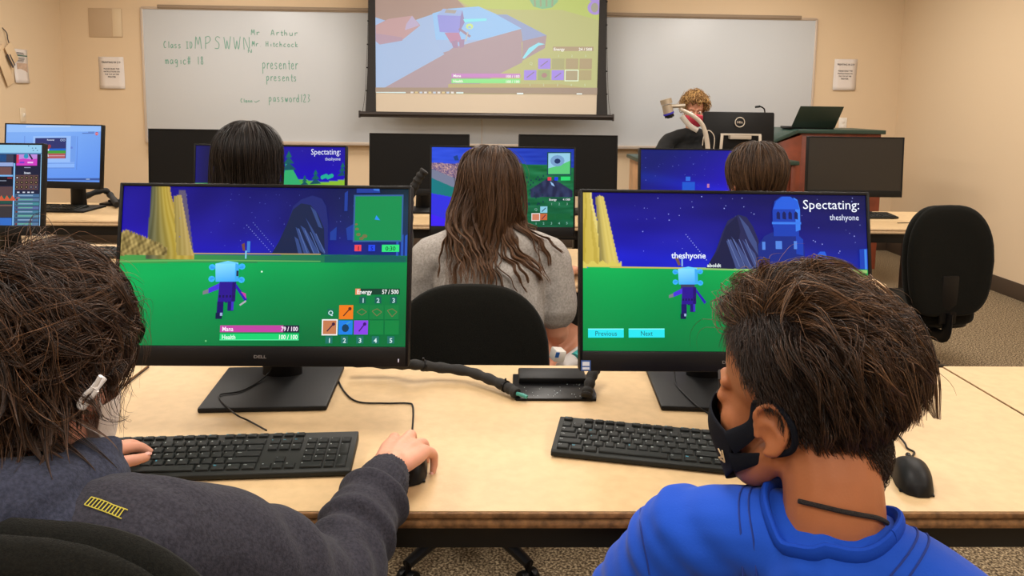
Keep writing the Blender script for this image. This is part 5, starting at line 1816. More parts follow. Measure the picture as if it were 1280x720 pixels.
def hair_part(parent, M, n, keep, flow, nseg, length, cols, rad, seed, lift=0.010, wave=0.0, wave_sc=60, grav=0.0, offgrow=0.02, colliders=(), clump=0.0, nclump=200, normal_mix=0.6, name='hair', inertia=.6, hug=.5, ell=None, hug_z=-.35, liftf=None):
    """flow(p_local, unit) -> direction in head space. keep(unit arrays) -> mask of roots"""
    U = fib(int(n * 2.2))
    rg = np.random.RandomState(seed)
    U = U + rg.normal(size=U.shape) * .01
    U /= np.linalg.norm(U, axis=1)[:, None]
    U = U[keep(U)]
    if len(U) > n:
        U = U[rg.permutation(len(U))[:n]]
    c, r = (np.array(ell[0]), np.array(ell[1])) if ell else (np.array(SK_C), np.array(SK_R))
    P = c + U * r
    N = U / r; N /= np.linalg.norm(N, axis=1)[:, None]
    m = to_np(M); Rm = m[:3, :3]; sc = np.linalg.norm(Rm[:, 0])
    L = length(U) * (0.75 + 0.5 * rg.rand(len(U)))
    seg = L / nseg
    if clump:
        cid = rg.randint(0, nclump, len(U))
        cen = U[rg.permutation(len(U))[:nclump]]
        # nearest clump centre
        cid = np.argmax(U @ cen.T + 0.0, axis=1)
        ccen = c + cen * r
    invR = np.linalg.inv(Rm)
    g = invR @ np.array([0, 0, -1.0]); g /= np.linalg.norm(g)
    lifts = lift * (0.25 + 1.5 * rg.rand(len(U)))
    if liftf:
        lifts = lifts * liftf(U)

    def step(p, d, t, segv):
        q = (p - c) / r
        Lq = np.linalg.norm(q, axis=1)
        un = q / Lq[:, None]
        nn = un / r; nn /= np.linalg.norm(nn, axis=1)[:, None]
        f = flow(p, un, t)
        f = f + g[None] * grav
        near = (Lq < 1 + 0.35)[:, None]
        ft = f - nn * np.sum(f * nn, 1)[:, None] * np.where(near, 1.0, 0.0)
        ft /= np.maximum(np.linalg.norm(ft, axis=1), 1e-6)[:, None]
        nd = d * inertia + ft * (1 - inertia)
        if wave:
            nd = nd + wave * curl3(p + (0 if not clump else (cid % 17)[:, None] * .013), wave_sc, seed)
        nd /= np.linalg.norm(nd, axis=1)[:, None]
        p2 = p + nd * segv
        # keep out of the skull, follow at the strand's own lift
        off = lifts * min(1.0, (t + 0.12) * 2.2)
        q = (p2 - c) / (r + off[:, None])
        Lq = np.linalg.norm(q, axis=1)
        onto = c + q / Lq[:, None] * (r + off[:, None])
        p2 = np.where((Lq < 1)[:, None], onto, p2)
        hg = hug * np.clip((un[:, 2] - hug_z) * 4, 0, 1)[:, None]
        p2 = np.where((Lq > 1)[:, None], p2 + (onto - p2) * hg, p2)
        if clump:
            # pull to the clump's guide (its mean)
            cnt = np.maximum(np.bincount(cid, minlength=nclump), 1)
            mean = np.stack([np.bincount(cid, p2[:, k], minlength=nclump) / cnt for k in range(3)], 1)
            p2 = p2 + (mean[cid] - p2) * clump * t
        for col_ in colliders:
            p2 = col_(p2)
        return nd, p2
    d0 = N * normal_mix + 0.4 * rg.normal(size=N.shape) * .3 + flow(P, U, 0) * (1 - normal_mix)
    # work in head space, then move to the world
    o = strands(name, P, d0, step, nseg, seg, cols, None, rad=rad / sc, seed=seed)
    o.data.transform(M)
    o.parent = parent
    pm = Matrix.Translation(parent.location) @ parent.rotation_euler.to_matrix().to_4x4()
    o.data.transform(pm.inverted())
    return o


def lower_body(t, hip, fdir, seat_z=0.46, col=(40, 44, 58), shoe=(60, 60, 64), hw=0.09, thigh=0.40):
    """seated legs with shoes: part trousers, parts shoe"""
    hip = Vector(hip); f = Vector((fdir[0], fdir[1], 0)).normalized(); r = Vector((f.y, -f.x, 0))
    bl = Blob()
    bl.ell(hip + Vector((0, 0, 0.02)), (.15, .13, .11), Matrix(((r.x, f.x, 0), (r.y, f.y, 0), (0, 0, 1))))
    for s in (-1, 1):
        a = hip + r * s * hw
        k = a + f * thigh + r * s * 0.03 + Vector((0, 0, 0.0))
        an = Vector((k.x, k.y, 0.10)) + f * 0.02 - Vector((0, 0, 0))
        bl.chain([a, a.lerp(k, .5), k, k.lerp(an, .5) - f * .01, an], [.078, .068, .055, .046, .036])
        b = Blob()
        b.chain([an + Vector((0, 0, -.03)), an + Vector((0, 0, -.065)) + f * .02, an + Vector((0, 0, -.072)) + f * .10, an + Vector((0, 0, -.075)) + f * .15], [.034, .034, .030, .022], flat=(1.15, .85))
        link_mesh('shoe', b.mesh(.006, 3), mat('shoe_%d' % shoe[0], shoe, 0.6), t, smooth='all', world=True)
    link_mesh('trousers', bl.mesh(.008, 5, lambda P: 0.003 * nz3(P, 3, 45)), mat('cloth_%d_%d_%d' % col, col, 0.9, spec=0.15, bump=(700, .5), bumpdist=.0008), t, smooth='all', world=True)


def hand(bl, wrist, tip_dir, palm_n, scale=1.0, curl=(20, 25, 28, 30), thumb=(0.5, 0.2), side=1, spread=6, palm_len=0.085, curl2=None):
    """hand: wrist point, direction to the fingertips, palm normal (points out of the back of the hand); side=1: thumb on the +x side of (dir x n)"""
    W = Vector(wrist); d = Vector(tip_dir).normalized(); n = Vector(palm_n); n = (n - d * n.dot(d)).normalized()
    x = d.cross(n) * side                                     # towards the thumb
    s = scale
    P = lambda a, b, c: W + d * a * s + x * b * s + n * c * s
    # palm
    knuck = [(0.085, 0.030, .002), (0.090, 0.010, .005), (0.086, -0.010, .003), (0.078, -0.029, -.001)]
    for (a, b, c), r in zip(knuck, (.0125, .0125, .012, .011)):
        bl.chain([P(0.0, b * .55, 0), P(a * .5, b * .85, c * .6 + .001), P(a, b, c)], [.0155 * s, .0145 * s, r * s], n=12, sub=4)
    bl.ell(P(.035, 0, -.006), (.026 * s, .034 * s, .012 * s), Matrix((d, x, n)).transposed())
    lens = [(.040, .024, .019), (.044, .028, .020), (.041, .026, .019), (.032, .019, .017)]
    rads = [(.0102, .0088, .0075), (.0104, .009, .0077), (.0098, .0085, .0072), (.0088, .0075, .0064)]
    tips = []
    for i, ((a, b, c), L, r) in enumerate(zip(knuck, lens, rads)):
        sp = R((1.5 - i) * spread)
        dd = (d * math.cos(sp) + x * math.sin(sp)).normalized()
        p = P(a, b, c)
        ang = R(curl[i])
        pts = [p]
        bend = (ang * .8, ang * 1.9, ang * 2.6) if curl2 is None else tuple(R(v) for v in curl2[i])
        for l, be in zip(L, bend):
            v = dd * math.cos(be) - n * math.sin(be)
            p = p + v * l * s
            pts.append(p)
        bl.chain(pts, [r[0] * 1.1 * s, r[0] * s, r[1] * s, r[2] * s], n=12, sub=4)
        tips.append((pts[-1], (pts[-1] - pts[-2]).normalized(), r[2] * s))
    # thumb: leaves the side of the palm near its base
    b0 = P(.018, .022, -.006)
    t1 = b0 + (d * .62 + x * thumb[0] * 1.2 - n * thumb[1]).normalized() * .042 * s
    t2 = t1 + (d * .85 + x * thumb[0] * .8 - n * thumb[1]).normalized() * .034 * s
    t3 = t2 + (d * .95 + x * thumb[0] * .35 - n * thumb[1] * .8).normalized() * .026 * s
    bl.chain([b0, t1, t2, t3], [.016 * s, .0125 * s, .0105 * s, .0085 * s], n=12, sub=4)
    tips.append((t3, (t3 - t2).normalized(), .0085 * s))
    return tips, n


def nails(tips, n, parent, s=1.0):
    b = B()
    for p, d, r in tips:
        up = (n - d * n.dot(d)).normalized()
        x = d.cross(up)
        M = Matrix((x, d, up)).transposed().to_4x4()
        M.translation = p + up * r * .62 + d * r * .2
        b2 = bmesh.new(); bmesh.ops.create_icosphere(b2, subdivisions=2, radius=1)
        bmesh.ops.transform(b2, matrix=M @ Matrix.Diagonal((r * .72, r * .85, r * .38, 1)), verts=b2.verts)
        b._merge(b2)
    return b.done('nails', mat('nail_pink', (222, 168, 156), 0.3), parent, world=True)


def outer_hit(tree, origin, direction, far=0.4):
    o = Vector(origin) + Vector(direction).normalized() * far
    loc, no, i, dist = tree.ray_cast(o, -Vector(direction).normalized())
    return loc


def mask_mesh(M, me_body, azs, top, bot, off, name, m, parent, rows=10, thick=0.0015, tent=None, pmat=None):
    """face mask: follows the face from azimuth azs[0] to azs[1] (deg, 0 = front, + = the face's own left), between top(az) and bot(az) heights in head space"""
    Mi = M.inverted()
    bm = bmesh.new(); bm.from_mesh(me_body); tree = BVHTree.FromBMesh(bm); bm.free()
    n = 40
    Rr = np.zeros((rows + 1, n + 1)); Zs = np.zeros_like(Rr); A = np.linspace(azs[0], azs[1], n + 1)
    sc = M.to_scale()[0]
    for i, a in enumerate(A):
        for j in range(rows + 1):
            z = top(a) + (bot(a) - top(a)) * j / rows
            dl = Vector((math.sin(R(-a)), math.cos(R(a)), 0))
            o = M @ Vector((0, 0, z)); dw = (M.to_3x3() @ dl).normalized()
            h = outer_hit(tree, o, dw)
            Rr[j, i] = ((h - o).length / sc) if h is not None and (h - o).length < .2 else .05
            Zs[j, i] = z
    if tent:
        Rr = np.maximum(Rr, tent(A[None, :] + 0 * Rr, Zs))
    for _ in range(3):
        S = Rr.copy()
        S[:, 1:-1] = np.maximum(S[:, 1:-1], (Rr[:, :-2] + Rr[:, 2:]) / 2)
        S[1:-1] = np.maximum(S[1:-1], (S[:-2] + S[2:]) / 2)
        Rr = S
    V, F = [], []
    for j in range(rows + 1):
        for i, a in enumerate(A):
            r_ = Rr[j, i] + off
            V.append(M @ Vector((math.sin(R(-a)) * r_, math.cos(R(a)) * r_, Zs[j, i])))
    for j in range(rows):
        for i in range(n):
            k = j * (n + 1) + i
            F.append((k, k + 1, k + n + 2, k + n + 1))
    me = bpy.data.meshes.new(name); me.from_pydata([tuple(v) for v in V], [], F)
    o = link_mesh(name, me, m, parent, smooth='all', world=True)
    md = o.modifiers.new('s', 'SOLIDIFY'); md.thickness = thick; md.offset = 1
    ends = {}
    for side, i in (('neg', 0), ('pos', n)):
        ends[side] = (V[i], V[rows * (n + 1) + i])
    return o, ends


def on_head(M, *p):
    return M @ Vector(p)


def clothdisp(seed, amp=0.004, sc=28, dirv=None, fine=0.0015):
    def f(P):
        o = amp * nz3(P * np.array([1, 1, .55]), seed, sc)
        o += amp * .5 * np.abs(nz3(P, seed + 3, sc * 2.1))
        return o + fine * nz3(P, seed + 7, sc * 5)
    return f


def limb_folds(p0, p1, amp, freq, width=None, seed=0):
    """ring folds across a limb between two points"""
    a, b = np.array(p0), np.array(p1)
    d = b - a; L = np.linalg.norm(d); d /= L
    def f(P):
        q = P - a
        s = q @ d
        dist = np.linalg.norm(q - s[:, None] * d, axis=1)
        w = np.exp(-np.clip(-s, 0, 9) ** 2 / .0008 - np.clip(s - L, 0, 9) ** 2 / .0008) * (dist < (width or .12))
        ph = nz3(P, seed, 22) * 1.6
        return amp * w * (np.sin(s * freq + ph) * .5 + .3 * np.sin(s * freq * 1.7 + 2 * ph))
    return f
# ================================================================ person in the grey hoodie
SKIN_A = skin_mat('skin_fair', (216, 156, 132))
SKIN_B = skin_mat('skin_brown', (166, 104, 68))
SKIN_C = skin_mat('skin_fair_warm', (198, 140, 112))
M_hoodie = mat('hoodie_charcoal', (50, 49, 57), 0.95, spec=0.12, bump=(500, .7), bumpdist=.001, var=(260, 0.25), sheen=.06)
M_hood = mat('hoodie_charcoal_blue', (50, 53, 68), 0.95, spec=0.12, bump=(500, .7), bumpdist=.001, var=(260, 0.25), sheen=.06)


def person_hoodie():
    H = Vector((-0.495, 0.80, 1.065))
    t = thing('person', 'person with wavy dark hair in a dark grey hoodie, hand on a mouse', 'person', (-0.5, 0.66, 0))
    M = head_matrix(H, -14, 20, 0, 0.92)
    sR, sL = Vector((-0.345, 0.715, 0.905)), Vector((-0.655, 0.72, 0.90))
    eR, wR = Vector((-0.195, 0.86, 0.765)), Vector((-0.142, 1.076, 0.815))
    eL, wL = Vector((-0.71, 0.87, 0.775)), Vector((-0.640, 1.100, 0.795))
    neck = Vector((-0.500, 0.715, 0.93)); hip = Vector((-0.50, 0.63, 0.55))
    bl = Blob()
    head_blob(bl, M)
    bl.chain([on_head(M, 0, -.02, -.03), neck, neck - Vector((0, .01, .08))], [.05, .052, .07])
    bl.chain([neck - Vector((0, .01, .05)), (-0.5, .68, .75), hip], [.075, .115, .11], flat=(1.2, .8))
    for s, e, w in ((sR, eR, wR), (sL, eL, wL)):
        bl.chain([neck - Vector((0, 0.01, .05)), s, s.lerp(e, .5), e, e.lerp(w, .5), w], [.055, .048, .040, .034, .030, .021])
    # right hand lies on the mouse, left on the keys
    dR = (Vector((-0.112, 1.235, .79)) - wR)
    tipsR, nR = hand(bl, wR + Vector((0.0, 0.01, -0.002)), dR, (0.05, -.05, 1), 0.95, side=-1, thumb=(0.45, 0.55), spread=9,
                     curl2=[(6, 34, 52), (2, 32, 52), (12, 50, 74), (24, 66, 96)])
    dL = Vector((0.032, 0.09, -0.012))
    tipsL, nL = hand(bl, wL, dL, (-0.25, 0, 1), 0.9, side=1, thumb=(0.95, 0.12), spread=5, curl2=[(10, 35, 50), (8, 34, 52), (10, 36, 52), (12, 38, 50)])
    me = bl.mesh(0.0028, 4)
    body = link_mesh('body', me, SKIN_A, t, smooth='all', world=False)
    meW = me.copy()
    me.transform(Matrix.Translation(t.location).inverted())
    nails(tipsR + tipsL, Vector((0, 0, 1)), t)
    eyes(M, t)
    # hoodie: shell a little larger than the body
    hb = Blob()
    hb.chain([neck + Vector((0.005, -.025, -.03)), (-.5, .665, .80), (-.5, .65, .66), hip + Vector((0, 0, .0))], [.095, .145, .15, .145], flat=(1.12, .74))
    hb.chain([neck + Vector((-.02, -.01, -.02)), sR + Vector((-.01, 0, .008))], [.07, .066])
    hb.chain([neck + Vector((.02, -.01, -.02)), sL + Vector((.02, 0, .008))], [.07, .066])
    for s, e, w in ((sR, eR, wR), (sL, eL, wL)):
        wc = e.lerp(w, .80)
        hb.chain([s, s.lerp(e, .45) + Vector((0, 0, .012)), e + Vector((0, -.006, -.004)), e.lerp(w, .4), e.lerp(w, .65), wc], [.070, .068, .062, .052, .046, .038], n=20)
    d1 = clothdisp(11, .0035, 24)
    f1 = limb_folds(eR.lerp(wR, .40), eR.lerp(wR, .8), .008, 120, .075, 2)
    f2 = limb_folds(sR.lerp(eR, .6), eR.lerp(wR, .25), .005, 80, .10, 5)
    f3 = limb_folds(eL.lerp(wL, .4), wL, .008, 140, .075, 8)
    hm = hb.mesh(0.0045, 5, lambda P: d1(P) + f1(P) + f2(P) + f3(P))
    link_mesh('hoodie', hm, M_hoodie, t, smooth='all', world=True)
    # ribbed cuffs
    for e, w in ((eR, wR), (eL, wL)):
        a, b_ = e.lerp(w, .70), e.lerp(w, .86)
        c = Blob(); c.chain([a, a.lerp(b_, .5), b_], [.040, .0385, .036], n=28, sub=8)
        def ribs(P, a=a, b_=b_):
            d = np.array((b_ - a).normalized()); q = P - np.array(a); q = q - (q @ d)[:, None] * d
            ang = np.arctan2(q[:, 2], q[:, 0])
            return .0012 * np.sin(ang * 34)
        link_mesh('cuff', c.mesh(.003, 3, ribs), M_hoodie, t, smooth='all', world=True)
    # hood lying in folds round the neck
    hd = Blob()
    N = neck
    hd.chain([(-.428, .805, .925), (-.412, .762, .950), (-.428, .715, .958), (-.455, .672, .965), (-.53, .662, .962), (-.59, .69, .955), (-.60, .76, .945), (-.57, .81, .92)],
             [.026, .036, .046, .054, .056, .050, .04, .03], n=20, sub=8)
    hd.chain([(-.41, .68, .935), (-.49, .625, .925), (-.58, .66, .94)], [.045, .055, .045], n=20)
    hd.chain([(-.418, .760, .975), (-.405, .785, .978)], [.024, .014], n=16)
    hdisp = clothdisp(21, .005, 30)
    hoodm = hd.mesh(.0045, 4, hdisp)
    link_mesh('hood', hoodm, M_hood, t, smooth='all', world=True)
    hb3 = bmesh.new(); hb3.from_mesh(hoodm); tr2 = BVHTree.FromBMesh(hb3); hb3.free()
    # yellow stitching beside the hood
    hb2 = bmesh.new(); hb2.from_mesh(hm if False else bpy.data.meshes[hm.name]); tr = BVHTree.FromBMesh(hb2); hb2.free()
    off = Vector(t.location)
    b = B()
    pts = []
    for k in range(12):
        px, py = 106 + 46 * k / 11, 632 + 17 * (k / 11) ** 1.1
        d = ray(px, py).normalized()
        loc, no, i_, di = tr.ray_cast(CAMPOS - off, d)
        l2, n2_, i2, d2 = tr2.ray_cast(CAMPOS - off, d)
        if l2 is not None and (loc is None or d2 < di):
            loc, no = l2, n2_
        if loc is not None:
            pts.append((loc + off, no))
    for (p, no), (p2, n2) in zip(pts, pts[1:]):
        s_ = (p2 - p).cross(no).normalized() * .009
        b.tube([p + no * .0012, p2 + n2 * .0012], .0005, n=6)
        b.tube([p + no * .0012 - s_, p2 + n2 * .0012 - s_], .0005, n=6)
        b.tube([p + no * .0014 - s_, p + no * .0014], .0006, n=6)
    b.done('stitching', mat('thread_yellow', (190, 176, 62), .7), t, world=True)
    # pale mask with an ear loop and its toggle
    msk, ends = mask_mesh(M, meW, (-66, 66), lambda a: -.016 - .026 * (abs(a) / 66) ** 1.5, lambda a: -.120 + .048 * (abs(a) / 66) ** 2, .003, 'mask', mat('mask_pale', (222, 208, 198), .8, bump=(300, .4)), t,
                          tent=lambda A, Z: .072 + .046 * np.cos(np.radians(A * 1.1)) - 2.5 * (Z + .068) ** 2)
    eR_ = on_head(M, .080, -.022, -.012)
    for sd, side in ((1, 'neg'), (-1, 'pos')):
        a, b_ = ends[side]
        e1 = on_head(M, sd * .080, -.008, .014); e2 = on_head(M, sd * .084, -.028, -.008); e3 = on_head(M, sd * .078, -.012, -.048)
        B().tube(spline([a, e1, e2, e3, b_], 8), .0012, n=6).done('ear_loop', mat('loop_white', (225, 222, 222), .7), t, world=True)
    b = B()
    YT = .735
    b.tube(spline([onY(126, 470, YT), onY(118, 483, YT), onY(106, 494, YT), onY(99, 505, YT), onY(104, 510, YT), onY(112, 500, YT), onY(121, 488, YT)], 6), .0024, n=8)
    b.tube([onY(129, 472, YT + .01), onY(117, 487, YT)], .0042, n=10)
    b.done('loop_toggle', mat('loop_white', (225, 222, 222), .7), t, world=True)
    # hair: mop of long wavy locks, swept from the crown
    EL = ((0, -.016, .015), (.078, .097, .102))
    def keep(U):
        return ~((U[:, 1] > .42) & (U[:, 2] < .40)) & ~((np.abs(U[:, 0]) > .66) & (U[:, 2] < -.1) & (U[:, 1] > -.2)) & (U[:, 2] > -.93) & ~((U[:, 2] < -.5) & (U[:, 1] > -.1))
    scalp_cap(M, EL[0], EL[1], lambda x, y, z: not (y > .42 and z < .40) and not (abs(x) > .66 and z < -.1 and y > -.25) and z > -.9 and not (z < -.5 and y > -.1), (30, 20, 15), t, grow=.006)
    crown = np.array([-.15, -.35, .90]); crown /= np.linalg.norm(crown)
    def flow(p, u, tt):
        rad_ = u - crown
        rad_ = rad_ / np.maximum(np.linalg.norm(rad_, axis=1), .15)[:, None]
        sw = np.cross(np.broadcast_to(crown, u.shape), u)
        return rad_ + .5 * sw + np.array([.30, 0, 0])
    cols = [(26, 17, 13), (92, 64, 45)]
    hair_part(t, M, 17000, keep, flow, 18, lambda U: (.11 + .03 * np.clip(U[:, 2], 0, 1)) * (1 - .55 * ((U[:, 0] > .35) & (U[:, 1] > -.25) & (U[:, 2] < .35))), cols, .00048, 3, lift=.024, wave=.38, wave_sc=30, grav=.25, clump=.45, nclump=330, normal_mix=.5, inertia=.62, ell=EL, hug=.35, hug_z=-.3)
    hair_part(t, M, 3500, lambda U: keep(U) & (U[:, 2] < -.1), flow, 16, lambda U: .11 + 0 * U[:, 2], cols, .00048, 13, lift=.022, wave=.38, wave_sc=34, grav=.9, clump=.45, nclump=120, normal_mix=.3, inertia=.6, ell=EL, hug=.2, hug_z=-.2, name='nape_hair')
    hair_part(t, M, 1300, lambda U: keep(U) & (U[:, 2] > -.5), flow, 16, lambda U: .12 + 0 * U[:, 2], [(34, 22, 17), (120, 84, 56)], .00034, 5, lift=.030, wave=.55, wave_sc=45, grav=.25, clump=.3, nclump=240, normal_mix=.5, inertia=.66, ell=EL, hug=.25, name='stray_hair')
    lower_body(t, (-0.50, 0.64, 0.54), (0, 1), col=(46, 50, 66))
    return t


# ================================================================ person in the blue shirt
M_blue = mat('shirt_blue', (18, 72, 184), 0.8, spec=0.2, bump=(420, .35), bumpdist=.0006, sheen=.1)


def person_blue():
    H = Vector((0.343, 0.812, 1.030))
    t = thing('person', 'person with short brown hair in a bright blue shirt and black mask', 'person', (0.38, 0.66, 0))
    M = head_matrix(H, 37, 9, -3, 0.93)
    neck = Vector((0.362, 0.748, 0.905)); hip = Vector((0.42, 0.58, 0.54))
    sL, sR = Vector((0.238, 0.838, 0.846)), Vector((0.475, 0.665, 0.835))
    eL, wL = Vector((0.175, 0.91, 0.69)), Vector((0.27, 1.06, 0.70))
    eR, wR = Vector((0.58, 0.83, 0.70)), Vector((0.50, 0.99, 0.70))
    bl = Blob()
    head_blob(bl, M, ear_r=.0046)
    bl.chain([on_head(M, 0, -.030, -.02), neck + Vector((0.0, 0, .04)), neck - Vector((0, 0, .02)), neck - Vector((.02, .01, .09))], [.053, .050, .056, .08])
    bl.chain([neck - Vector((0, .01, .07)), (0.37, .69, .72), hip], [.075, .105, .10], flat=(1.2, .8))
    for s, e, w in ((sR, eR, wR), (sL, eL, wL)):
        bl.chain([neck - Vector((0, 0.0, .055)), s, s.lerp(e, .5), e, e.lerp(w, .5), w], [.052, .046, .038, .032, .028, .020])
    hand(bl, wL, Vector((.06, .1, -.02)), (0, 0, 1), .88, side=1, thumb=(.6, .2))
    hand(bl, wR, Vector((-.04, .1, -.02)), (0, 0, 1), .88, side=-1, thumb=(.6, .2))
    me = bl.mesh(0.0028, 5)
    meW = me.copy()
    link_mesh('body', me, SKIN_B, t, smooth='all', world=True)
    eyes(M @ Matrix.Translation((0, -.003, 0)), t)
    # shirt
    sb = Blob()
    sb.chain([neck + Vector((0.0, -.012, -.065)), (0.385, .69, .76), (0.40, .64, .64), hip], [.088, .135, .14, .135], flat=(1.15, .76), up=(0, 0, 1))
    sb.chain([neck + Vector((.002, .0, -.044)), neck + Vector((-.055, .035, -.030)), sL], [.082, .056, .056])
    sb.chain([neck + Vector((.002, -.01, -.044)), neck + Vector((.05, -.038, -.038)), sR], [.082, .060, .060])
    for s, e in ((sR, eR), (sL, eL)):
        sb.chain([s, s.lerp(e, .5), s.lerp(e, .85)], [.060, .058, .060], n=20)
    dd = clothdisp(31, .0028, 22, fine=.0006)
    fa = limb_folds(sL + Vector((0.04, 0, .02)), sL.lerp(eL, .7), .004, 90, .1, 4)
    sm = sb.mesh(0.0042, 6, lambda P: dd(P) + fa(P))
    link_mesh('shirt', sm, M_blue, t, smooth='all', world=True)
    # collar: a band round the neck with a seam line below
    cpts = []
    f = Vector((-.56, .83, 0)).normalized(); r = Vector((f.y, -f.x, 0))
    cc = neck + Vector((-.002, .0, .004))
    for k in range(37):
        a = 2 * math.pi * k / 36
        q = cc + r * math.sin(a) * .068 + f * -math.cos(a) * .066 + Vector((0, 0, .006 * math.cos(a) - .018 * (1 - math.cos(a))))
        cpts.append(q)
    tb = bmesh.new(); tb.from_mesh(sm); tr = BVHTree.FromBMesh(tb); tb.free()
    off = Vector(t.location)
    cpts = []
    for k in range(49):
        a = 2 * math.pi * k / 48
        d_ = r * math.sin(a) - f * math.cos(a)
        loc, no, i_, di = tr.ray_cast(cc + d_ * .066 + Vector((0, 0, .2)) - off, Vector((0, 0, -1)))
        if loc is not None:
            cpts.append(loc + off + Vector((0, 0, .003)))
    B().tube(cpts, .0095, n=12, flat=(.5, 1.0), up=(0, 0, 1)).done('collar', mat('collar_blue', (16, 66, 178), .8, spec=.2, bump=(420, .35), bumpdist=.0006), t, world=True)
    b = B()
    for ex in (.016, .026):
        pts = []
        for k in range(49):
            a = 2 * math.pi * k / 48
            d_ = r * math.sin(a) - f * math.cos(a)
            q = cc + d_ * (.066 + ex) + Vector((0, 0, .2))
            loc, no, i_, di = tr.ray_cast(q - off, Vector((0, 0, -1)))
            if loc is not None:
                pts.append(loc + off + no * .0006)
        if len(pts) > 4:
            b.tube(pts, .0011, n=6)
    # shoulder seam
    pts = []
    for px, py in ((801, 636), (801, 655), (804, 675), (809, 700), (812, 718)):
        loc, no, i_, di = tr.ray_cast(CAMPOS - off, ray(px, py).normalized())
        if loc is not None:
            pts.append(loc + off + no * .0006)
    if len(pts) > 2:
        b.tube(spline(pts, 5), .001, n=6)
    b.done('seams', mat('seam_blue', (12, 44, 128), .8), t, world=True)
    # cord necklace on the neck
    tb = bmesh.new(); tb.from_mesh(meW); trb = BVHTree.FromBMesh(tb); tb.free()
    pts = []
    for px, py in ((943, 625), (952, 620), (975, 621), (1000, 626), (1025, 632), (1050, 638), (1075, 643), (1095, 647), (1106, 653)):
        loc, no, i_, di = trb.ray_cast(CAMPOS, ray(px, py).normalized())
        if loc is not None:
            pts.append(loc + no * .0022)
    if len(pts) > 2:
        B().tube(spline(pts, 6), .0026, n=8).done('neck_cord', mat('cord_black', (26, 20, 20), .8, bump=(900, .8)), t, world=True)
    # brows and lashes lie on the skin
    b = B()
    for s_ in (-1, 1):
        for P_, w_ in (([(.016, .100, .003), (.031, .100, .007), (.045, .088, .001)], .0012), ([(.014, .100, .020), (.030, .096, .026), (.048, .076, .020)], .0018)):
            q_ = []
            for (x_, y_, z_) in spline(P_, 5):
                loc, no, i_, di = trb.find_nearest(on_head(M, s_ * x_, y_, z_))
                q_.append(loc + no * .0004)
            b.tube(q_, w_, n=6)
    b.done('eyebrows', mat('brow_dark', (34, 22, 16), .8), t, world=True)
    # black mask with broad straps to a loop behind the ear
    Mk = mat('mask_black', (14, 17, 26), .85, spec=.15, bump=(900, .5), bumpdist=.0006)
    def top(a):
        a = abs(a); return -.004 - .030 * min(a / 62, 1) ** 1.0
    def bot(a):
        a = abs(a); return -.122 + .046 * min(a / 62, 1) ** 1.6
    msk, ends = mask_mesh(M, meW, (-62, 62), top, bot, .0022, 'mask', Mk, t, tent=lambda A, Z: .088 + .030 * np.cos(np.radians(A * 1.15)) ** 3 * np.exp(-((Z + .045) / .05) ** 2), rows=12)
    tbw = trb
    def snap(p, o=.003):
        loc, no, i_, di = tbw.find_nearest(p)
        return loc + no * o
    for sd, side in ((1, 'neg'), (-1, 'pos')):
        a, b_ = ends[side]
        m1 = a.lerp(b_, .22); m2 = a.lerp(b_, .80)
        e1 = on_head(M, sd * .077, .004, .010)
        e1b = on_head(M, sd * .080, -.024, .016)
        e2 = on_head(M, sd * .083, -.046, -.006)
        e3 = on_head(M, sd * .079, -.040, -.034)
        e4 = on_head(M, sd * .070, -.004, -.052)
        p1 = snap(m1.lerp(e1, .5)); p2 = snap(m2.lerp(e4, .5))
        B().tube(spline([m1, p1, e1], 6), [.013 - .009 * k / 12 for k in range(13)], n=12, flat=(.22, 1), up=(0, 0, 1)).tube(spline([m2, p2, e4], 6), [.011 - .0075 * k / 12 for k in range(13)], n=12, flat=(.25, 1), up=(0, 0, 1)).tube(
            spline([e1, e1b, e2, e3, e4], 8), .0034, n=10).done('ear_strap', Mk, t, world=True)
    # small pale print on the mask
    tm = bmesh.new(); tm.from_mesh(msk.data); trm = BVHTree.FromBMesh(tm); tm.free()
    b = B()
    hits = []
    for px, py in ((900, 560), (903, 566), (906, 571), (901, 571), (908, 577), (905, 563), (903, 574)):
        loc, no, i_, di = trm.ray_cast(CAMPOS - off, ray(px, py).normalized())
        if loc is not None:
            nn = no if no.dot(ray(px, py)) < 0 else -no
            hits.append(loc + off + nn * .0022)
    for i in range(0, len(hits) - 1):
        b.tube([hits[i], hits[i + 1]], .0009, n=5)
    if len(hits) > 1:
        b.done('mask_print', mat('print_tan', (196, 170, 130), .7), t, world=True)
    # hair: short dark sides, long brown top swept over from a side parting
    EL = ((0, -.014, .017), (.0775, .096, .101))
    def hairline(x, y, z):
        # face side boundary: forehead, temple, round the ear, nape
        face = (y > .52) & (z < .55)
        temple = (y > .12) & (z < .05 + 1.3 * (y - .12))
        side = ((z < -.05) & (y > -.12)) | ((z < -.42) & (y > -.40))
        nape = z < -.80
        return np.logical_not(face | temple | side | nape)
    scalp_cap(M, EL[0], EL[1], lambda x, y, z: bool(hairline(x, y, z)), (26, 17, 12), t, grow=.0015)
    K = lambda U: hairline(U[:, 0], U[:, 1], U[:, 2])
    flow_side = lambda p, u, tt: np.broadcast_to(np.array([0, -.50, -1.0]), u.shape) + 0 * u
    hair_part(t, M, 18000, K, flow_side, 5, lambda U: .010 + .034 * np.clip(U[:, 2] + .15, 0, 1), [(24, 15, 11), (60, 40, 28)], .00042, 7, lift=.008, wave=.14, wave_sc=55, grav=.1, normal_mix=.5, clump=.1, nclump=900, name='side_hair', ell=EL, hug=.5, hug_z=-.9)
    part_ = np.array([-.64, .22, .70]); part_ /= np.linalg.norm(part_)
